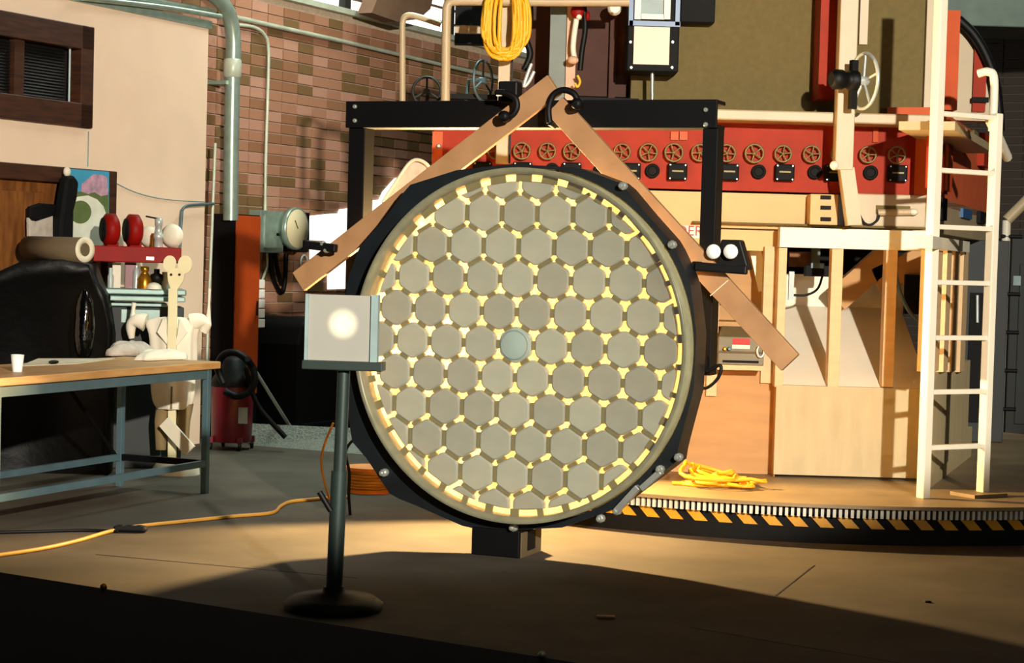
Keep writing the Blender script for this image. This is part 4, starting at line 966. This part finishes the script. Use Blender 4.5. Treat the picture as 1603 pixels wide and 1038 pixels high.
# black plastic-draped heap with a roll of brown paper on it
DX = Fr(WALL.t-R(60), (ROOM.hit(85, 480, 12.9).x, 12.9))
hp_ = [DX.hit(x, y, 0) for x, y in ((-60, 600), (-50, 470), (0, 425), (40, 408), (100, 408), (142, 412), (152, 440), (165, 465), (172, 510), (176, 560))]
b = B(DX); n_ = len(hp_); vs = []; fs = []
for j, (off_, sh) in enumerate(((0, .93), (-.12, 1.0), (.1, 1.0), (.25, .97), (.34, .85))):
    for i, p in enumerate(hp_):
        vs.append((p.x*(1 if 0 < i < n_-1 else sh), off_+random.uniform(-.03, .03)+(.0 if j else -.05), max(0.0, (0 if i in (0, n_-1) else p.z*(sh if j in (0, 4) else 1)+random.uniform(-.012, .012)))))
for j in range(4):
    for i in range(n_-1): fs.append((j*n_+i, j*n_+i+1, (j+1)*n_+i+1, (j+1)*n_+i))
fs.append(tuple(range(n_))[::-1]); fs.append(tuple(range(4*n_, 5*n_)))
b.add(vs, fs, True); b.build('plastic_heap', 'heap', None, 'big heap draped in shiny black plastic behind the left end of the table', 'heap')
v = DX.hit(132, 512, -.3); b = B(DX); b.ball(v, .07, .07, .24, 16, 12, .06); b.v = [Vector((p.x, p.y, max(p.z, v.z-.2))) for p in b.v]
bg = b.build('plastic_bag', 'bag', None, 'slim glossy black plastic bag with a bright highlight, standing behind the table', 'bag')
p0, p1 = ROOM.hit(133, 391, 12.75), ROOM.hit(44, 393, 13.05)
RF = Fr(math.atan2((p1-p0).y, (p1-p0).x), (p0.x, p0.y)); ln = (p1-p0).length
t = thing('paper_roll', 'roll of brown paper with white ringed end lying on the black heap', 'roll', RF, (ln/2, 0, p0.z-.085))
b = B(RF); b.lathe((0, 0, p0.z), [(.055, .001), (.082, .0), (.082, ln), (.055, ln-.001)], 28, 'x'); b.build('paper', 'kraft', t)
b = B(RF); b.lathe((-.004, 0, p0.z), [(.045, 0.05), (.045, 0), (.085, 0), (.085, .006)], 28, 'x'); b.build('white_end', 'papercore', t)
b = B(RF); b.lathe((.03, 0, p0.z), [(.001, 0), (.046, 0)], 20, 'x'); b.build('core', 'bluegl', t)

# ------------------------------------------------------------------ work table
TZt = .83
q0, q1 = ground(2, 592, TZt), ground(346, 566, TZt)
TB = Fr(math.atan2((q1-q0).y, (q1-q0).x), (q0.x, q0.y)); TL = (q1-q0).length
tb = thing('work_table', 'long work table with worn wooden top and blue-grey steel legs', 'table', TB, (TL/2, .36, 0))
TDp = .72
b = B(TB); b.box(-.25, TL, 0, TDp, TZt-.045, TZt); b.build('tabletop', 'tabletop', tb, bevel=.006)
b = B(TB); b.box(-.2, TL-.06, .03, .06, TZt-.105, TZt-.045); b.build('apron', 'teal', tb); b = B(TB); b.box(-.2, TL-.06, TDp-.06, TDp-.03, TZt-.105, TZt-.045); b.build('apron', 'teal', tb)
for a in (.02, TL-.09):
    for c in (.045, TDp-.045):
        b = B(TB); b.box(a-.02, a+.02, c-.02, c+.02, 0, TZt-.045); b.build('leg', 'teal', tb, bevel=.003)
for c in (.045, TDp-.045):
    b = B(TB); b.box(.02, TL-.09, c-.015, c+.015, .17, .21); b.build('stretcher', 'teal', tb)
for a in (.02, TL-.09):
    b = B(TB); b.box(a-.015, a+.015, .06, TDp-.06, .17, .21); b.build('stretcher', 'blacksteel', tb)
b = B(TB); b.bar((.04, TDp-.03, .2), (.62, TDp-.03, TZt-.1), .01, .025); b.build('brace', 'blacksteel', tb)
b = B(TB); b.bar((TL-.12, TDp-.03, .2), (TL-.72, TDp-.03, TZt-.1), .01, .025); b.build('brace', 'blacksteel', tb)
v = TB.I @ ground(27, 582, TZt)
t = thing('paper_cup', 'white paper cup on the near left end of the work table', 'cup', TB, (v.x, v.y, TZt))
b = B(TB); b.lathe((v.x, v.y, TZt), [(.026, 0), (.036, .092), (.033, .092), (.024, .006), (.001, .006)], 24); b.build('cup_wall', 'paper', t)
b = B(TB); b.ring((v.x, v.y, TZt+.092), .035, .003, 'z', 24, 6); b.build('rolled_rim', 'paper', t)
v = [TB.I @ ground(x, y, TZt) for x, y in ((30, 574), (125, 570), (180, 562), (60, 562))]
b = B(TB); b.slab([(p.x, p.y) for p in v], TZt+.001, TZt+.004); b.build('paper_sheet', 'papercore', None, 'loose pale paper sheet lying on the work table', 'paper')
v = TB.I @ ground(84, 571, TZt); b = B(TB); b.ball((v.x, v.y, TZt+.016), .045, .02, .012, 12, 6); b.build('dark_tool', 'blackrub', None, 'small dark tool lying on the paper sheet', 'tool')
# crumpled cloths on the table
def cloth(x, y, rx, ry, rz, m, label, seed):
    v = TB.I @ ground(x, y, TZt); rnd = random.Random(seed); c = B(TB); n, k = 28, 12; vs = []
    ph = [rnd.uniform(0, 6) for _ in range(6)]
    for i in range(k+1):
        tt_ = math.pi/2*i/k
        for j in range(n):
            a = 2*math.pi*j/n; q = 1+.12*math.sin(3*a+ph[0]+2*tt_)+.08*math.sin(5*a+ph[1]-3*tt_)+.05*math.sin(9*a+ph[2])
            zz_ = rz*math.cos(tt_)**.8*(1+.25*math.sin(4*a+ph[3]+4*tt_)*math.sin(tt_)+.15*math.sin(7*a+ph[4])*math.sin(tt_))
            vs.append((v.x+rx*math.sin(tt_)*math.cos(a)*q, v.y+ry*math.sin(tt_)*math.sin(a)*q, TZt+.004+max(0, zz_)))
    c.add(vs, [(i*n+j, (i+1)*n+j, (i+1)*n+(j+1) % n, i*n+(j+1) % n) for i in range(k) for j in range(n)]+[tuple(range(k*n, k*n+n))[::-1]], True)
    return c.build('crumpled_cloth', m, None, label, 'cloth', 'cloths on the table')
cloth(203, 556, .21, .13, .085, 'clothgrey', 'crumpled grey cloth in the middle of the work table', 3)
cloth(252, 563, .24, .11, .06, 'cloth', 'crumpled cream cloth nearer the right end of the work table', 8)

# ------------------------------------------------------------------ mouse-headed figure in a white coat
fx = ground(276, 742); YM = fx.y
mz = lambda y: ROOM.hit(270, y, YM).z
mxp = lambda x, y=500: ROOM.hit(x, y, YM).x
mo = thing('coat_dummy', 'wooden post dummy with flat mouse-shaped head wearing a white coat behind the table', 'dummy', ROOM, (mxp(272, 700), YM, 0))
b = B(); x_ = mxp(276, 730); b.lathe((x_, YM, 0), [(.16, 0), (.155, .05), (.13, .085), (.05, .1), (.001, .1)], 30); b.build('base', 'white', mo)
b = B(); b.bar((mxp(270, 700), YM, .1), (mxp(270, 460), YM, mz(452)), .055, .045, (0, 1, 0)); b.build('post', 'mouse', mo, bevel=.004)
b = B(); b.bar(ROOM.hit(269, 548, YM-.125), ROOM.hit(271, 452, YM-.06), .06, .03, (0, 1, 0)); b.build('neck_post', 'mouse', mo, bevel=.004)
hd = B(); hd.prism([((v := ROOM.hit(x, y, YM-.04)).x, v.z) for x, y in ((262, 424), (272, 419), (283, 421), (290, 428), (287, 440), (279, 452), (275, 458), (268, 454), (263, 440))], YM-.05, YM-.03)
hd = hd.build('head', 'mouse', mo, bevel=.003)
for x, y, rx, ry in ((266, 413, 10, 13), (290, 414, 11, 14)):
    c = B(); c.prism([((v := ROOM.hit(x+rx*math.cos(a), y-ry*math.sin(a), YM-.04)).x, v.z) for a in [-2*math.pi*i/22 for i in range(22)]], YM-.055, YM-.035); c.build('ear', 'mouse', hd)
for x in (268, 281):
    v = ROOM.hit(x, 430, YM-.05); c = B(); c.lathe((v.x, YM-.056, v.z), [(.001, 0), (.009, .001), (.009, .006)], 10, 'y'); c.build('eye', 'greendark', hd)
v = ROOM.hit(273, 456, YM-.05); c = B(); c.ball((v.x, YM-.05, v.z), .02, .01, .012, 10, 6); c.build('nose', 'greendark', hd)
def ringsheet(rows, n=26, fold=.012, seed=1, sharp=7):
    rnd = random.Random(seed); ph = rnd.uniform(0, 6); c = B(); vs = []
    for (cx, cy, z, rx, ry) in rows:
        for j in range(n):
            a = 2*math.pi*j/n; q = fold*(math.sin(sharp*a+ph)+.6*math.sin(11*a+2*ph+z*9))
            vs.append((cx+(rx+q)*math.cos(a), cy+(ry+q)*math.sin(a), z))
    c.add(vs, [(i*n+j, i*n+(j+1) % n, (i+1)*n+(j+1) % n, (i+1)*n+j) for i in range(len(rows)-1) for j in range(n)], True)
    return c
rows = [(mxp(270, 640), YM, mz(640), .10, .07), (mxp(270, 628), YM, mz(630), .145, .09), (mxp(269, 600), YM, mz(600), .15, .09), (mxp(270, 570), YM, mz(570), .16, .09), (mxp(271, 545), YM, mz(545), .165, .10), (mxp(270, 520), YM, mz(520), .165, .10), (mxp(270, 505), YM, mz(508), .2, .08), (mxp(270, 500), YM, mz(499), .17, .06), (mxp(270, 497), YM, mz(496), .05, .04)]
co = ringsheet(rows).build('coat', 'cloth', mo, sub=1)
c = B(); v, w_ = ROOM.hit(269, 605, YM-.11), ROOM.hit(268, 640, YM-.09); c.bar(v, w_, .012, .006, (0, 1, 0)); c.build('slit', 'khaki', co)
for sx in (-1, 1):
    p = ROOM.hit(270+sx*13, 497, YM-.09); q = ROOM.hit(270+sx*4, 545, YM-.115); r2 = ROOM.hit(270+sx*24, 520, YM-.115)
    c = B(); c.prism([(p.x, p.z), (r2.x, r2.z), (q.x, q.z)] if sx < 0 else [(p.x, p.z), (q.x, q.z), (r2.x, r2.z)], YM-.125, YM-.105); c.build('lapel', 'cloth', co, bevel=.003)
for pts, rs in (([(228, 505), (212, 500), (203, 508), (206, 530)], [.065, .055, .045, .02]), ([(300, 505), (318, 500), (326, 506), (318, 520)], [.065, .055, .045, .03])):
    c = B(); c.tube([ROOM.hit(x, y, YM) for x, y in pts], rs, 12); c.build('sleeve', 'cloth', co, sub=2)
c = B(); c.tube([ROOM.hit(209, 505, YM), ROOM.hit(208, 488, YM), ROOM.hit(210, 474, YM)], [.03, .012, .016], 8); c.build('sleeve_tie', 'cloth', co)
c = B(); c.tube([ROOM.hit(326, 505, YM), ROOM.hit(327, 478, YM), ROOM.hit(328, 452, YM)], [.02, .008, .01], 8); c.build('sleeve_tie', 'cloth', co)
for x0, x1 in ((244, 258), (278, 294)):
    c = ringsheet([(mxp((x0+x1)/2, 700), YM+.02, max(.1, mz(705)), .035, .035), (mxp((x0+x1)/2, 660), YM+.02, mz(660), .045, .045), (mxp((x0+x1)/2+4, 630), YM+.02, mz(632), .05, .05)], 16, .004, 2); c.build('trouser_leg', 'khaki', mo)
c = B(); c.bar(ROOM.hit(257, 660, YM-.12), ROOM.hit(298, 706, YM-.16), .09, .02, (0, 1, .25)); c.build('sloping_board', 'white', mo)
# stool-like pedestal under the table
v = ground(90, 729); t = thing('pedestal_stand', 'grey domed pedestal stand in the dark under the table', 'stand', ROOM, (v.x, v.y, 0))
b = B(); b.lathe((v.x, v.y, 0), [(.1, 0), (.1, .04), (.085, .075), (.03, .1), (.02, .12)], 24); b.build('base', 'grinder', t)
b = B(); b.lathe((v.x, v.y, .11), [(.016, 0), (.016, .08), (.026, .09), (.026, .15), (.014, .16), (.014, .3)], 14); b.build('stem', 'grinder', t)
v = ground(226, 722); t = thing('green_bin', 'dull green bin in the shadow left of the coat dummy', 'bin', ROOM, (v.x, v.y, 0))
b = B(); b.lathe((v.x, v.y, 0), [(.10, 0), (.12, .45), (.11, .45), (.09, .02), (.001, .02)], 22); b.build('body', 'olivebox', t)
b = B(); b.ring((v.x, v.y, .45), .118, .008, 'z', 24); b.build('rim', 'olivebox', t)

# ------------------------------------------------------------------ vacuum cleaner
v = ground(362, 703); VX, VY = v.x, v.y
va = thing('vacuum_cleaner', 'dark red drum vacuum cleaner with black lid, hose and chrome wand', 'vacuum', ROOM, (VX, VY, 0))
zv = lambda y: ROOM.hit(360, y, VY).z
b = B(); b.lathe((VX, VY, 0), [(.15, .06), (.155, .07), (.165, zv(605)), (.16, zv(603))], 30); b.build('drum', 'darkred', va)
b = B(); b.lathe((VX, VY, zv(604)), [(.172, 0), (.172, .03), (.15, .07), (.11, .12), (.10, .2), (.06, .23), (.001, .23)], 30); b.build('lid', 'blackrub', va)
b = B(); b.box(VX+.07, VX+.14, VY-.155, VY-.13, zv(660), zv(635)); b.build('badge', 'bolt', va)
for a in (-60, -150, 30, 120):
    cx, cy = VX+.17*math.cos(R(a)), VY+.17*math.sin(R(a)); b = B(); b.lathe((cx-.012, cy, .03), [(.02, 0), (.03, .004), (.03, .02), (.02, .024)], 14, 'x'); b.build('caster', 'blackrub', va)
    b = B(); b.box(cx-.02, cx+.02, cy-.02, cy+.02, .055, .10); b.build('caster_mount', 'darkred', va)
b = B(); b.tube(curve_pts([ROOM.hit(x, y, VY-.18) for x, y in ((350, 600), (341, 575), (350, 556), (368, 552), (385, 562), (396, 578), (398, 600), (388, 615), (370, 620), (352, 612))]), .028, 10); b.build('hose', 'blackrub', va)
b = B(); p, q = ROOM.hit(388, 562, VY-.26), ground(463, 692); q.z = .05; b.tube([p+(q-p)*.12, p+(q-p)*.9], .014, 10); b.build('wand', 'steel', va)
b = B(); b.tube([p, p+(q-p)*.14], .024, 10); b.build('handle_grip', 'blackrub', va)
b = B(); b.tube([p+(q-p)*.86, q], [.018, .026], 10); b.build('wand_neck', 'blackrub', va)
b = B(); b.box(q.x-.06, q.x+.05, q.y-.10, q.y+.05, 0, .05); b.build('floor_nozzle', 'blackrub', va, bevel=.012)
b = B(); b.tube(curve_pts([ROOM.hit(x, y, VY-.12) for x, y in ((385, 575), (392, 605), (404, 635), (424, 660), (447, 685))]), .02, 8); b.build('hose_tail', 'blackrub', va)

# ------------------------------------------------------------------ cords, reel and small things on the floor
def gpath(pts, z): return [ground(x, y, z) for x, y in pts]
b = B(); b.tube(curve_pts(gpath([(-30, 873), (60, 860), (120, 847), (172, 832), (215, 824), (300, 815), (370, 808), (425, 803), (440, 792), (458, 785), (500, 781), (545, 778)], .011)), .011, 6)
b.build('extension_cord', 'ocord', None, 'orange extension cord snaking across the floor to the cable reel', 'cord')
b = B(); b.tube(curve_pts(gpath([(-30, 834), (60, 832), (130, 830), (185, 832)], .009)), .009, 6); b.build('floor_cable', 'blackrub', None, 'black cord lying on the floor left of the power strip', 'cord')
v = ground(204, 833); t = thing('power_strip', 'flat black power strip on the floor where two cords meet', 'power strip', ROOM, (v.x, v.y, 0))
b = B(); b.box(v.x-.09, v.x+.09, v.y-.035, v.y+.035, 0, .035); b.build('body', 'blackrub', t, bevel=.015)
for k in range(3):
    b = B(); b.lathe((v.x-.05+k*.05, v.y, .033), [(.017, 0), (.017, .005), (.012, .005)], 12); b.build('socket', 'black', t)
v = ground(577, 771)
t = thing('cable_reel', 'flat wooden cable reel lying on the floor left of the mirror foot', 'reel', ROOM, (v.x, v.y+.1, 0))
for z0 in (0, .14):
    b = B(); b.lathe((v.x, v.y+.06, z0), [(.001, 0), (.165, 0), (.165, .022), (.001, .022)], 32, sm=False); b.build('flange', 'reelwood', t)
b = B(); b.lathe((v.x, v.y+.06, .022), [(.15, 0), (.15, .118)], 32); b.build('wound_cable', 'reelwood', t)
for k in range(6):
    b = B(); b.ring((v.x, v.y+.06, .032+k*.019), .15, .009, 'z', 32); b.build('cable_turn', 'ocord', t)
b = B(); b.tube(curve_pts([ROOM.hit(x, y, SB+3.4) for x, y in ((522, 662), (510, 690), (503, 720), (508, 755), (520, 793))]), .008, 6); b.build('orange_cable', 'ocord', None, 'thin orange cord hanging just left of the screen pole', 'cord')
b = B(); b.tube(curve_pts([ROOM.hit(x, y, 11.2) for x, y in ((560, 685), (548, 694), (541, 710), (547, 740), (546, 775), (549, 815))]), .009, 6); b.build('dangling_cable', 'blackrub', None, 'black cable dangling between screen pole and cable reel', 'cable')
v = ground(948, 968); b = B(); b.box(v.x-.04, v.x+.04, v.y-.015, v.y+.015, 0, .012); b.build('wood_scrap', 'board', None, 'small pale wood scrap on the dark floor in front of the mirror', 'scrap', bevel=.003)
v = ground(1452, 943); b = B(); b.lathe((v.x, v.y, 0), [(.018, 0), (.018, .006), (.01, .008)], 12); b.build('floor_plug', 'black', None, 'tiny dark floor plug on the concrete at the right', 'plug')
# black bench close to the camera
bz = .78
e0, e1 = ground(0, 894, bz), ground(1010, 1052, bz)
dv = (e1-e0).normalized()
BN = Fr(math.atan2(dv.y, dv.x), (e0.x, e0.y)); ln = (e1-e0).length
bn = thing('front_bench', 'black bench across the bottom left foreground', 'bench', BN, (ln/2, -.4, 0))
mb = mat('matt_black', '#060606', .95, spec=.05)
b = B(BN); b.box(-1.0, ln, -.7, 0, bz-.06, bz); b.build('bench_top', mb, bn, bevel=.012)
for a in (-.9, ln-.12):
    for c in (-.64, -.06):
        b = B(BN); b.box(a-.03, a+.03, c-.03, c+.03, 0, bz-.06); b.build('leg', mb, bn)
for x, y, m_ in ((162, 925, 'brass'), (848, 1033, 'bolt')):
    v = BN.hit(x, y, -.03); b = B(BN); b.ball((v.x, -.03, bz+.008), .008, n=10, k=6); b.build('stud', m_, bn)
# roof beam and duct
b = B(WALL); b.prism([((v := wp(x, y, -.35)).x, v.z) for x, y in ((582, 20), (602, -30), (684, -30), (674, 14), (656, 30), (622, 34))], -.35, -.2); b.build('roof_brace', 'beam', None, 'sloping brown roof brace at the top above the brick wall', 'beam')
a0, a1, c0, c1 = ROOM.rect(1480, -60, 1660, 42, 17.5)
b = B(); b.box(a0, a1+1.5, 17.5, 18.4, c0, c1+.3); b.build('roof_duct', 'duct', None, 'grey-green air duct under the roof at the top right', 'duct', bevel=.01)

# saw-cut joints in the floor slab
for n_, (p, q) in enumerate((((150, 868), (560, 905)), ((1215, 932), (1275, 885)), ((1080, 982), (1420, 1040)))):
    b = B(); b.bar(ground(*p, .001), ground(*q, .001), .008, .001, (0, 0, 1)); b.build('trim_%d' % (n_+3), 'black', kind='structure')
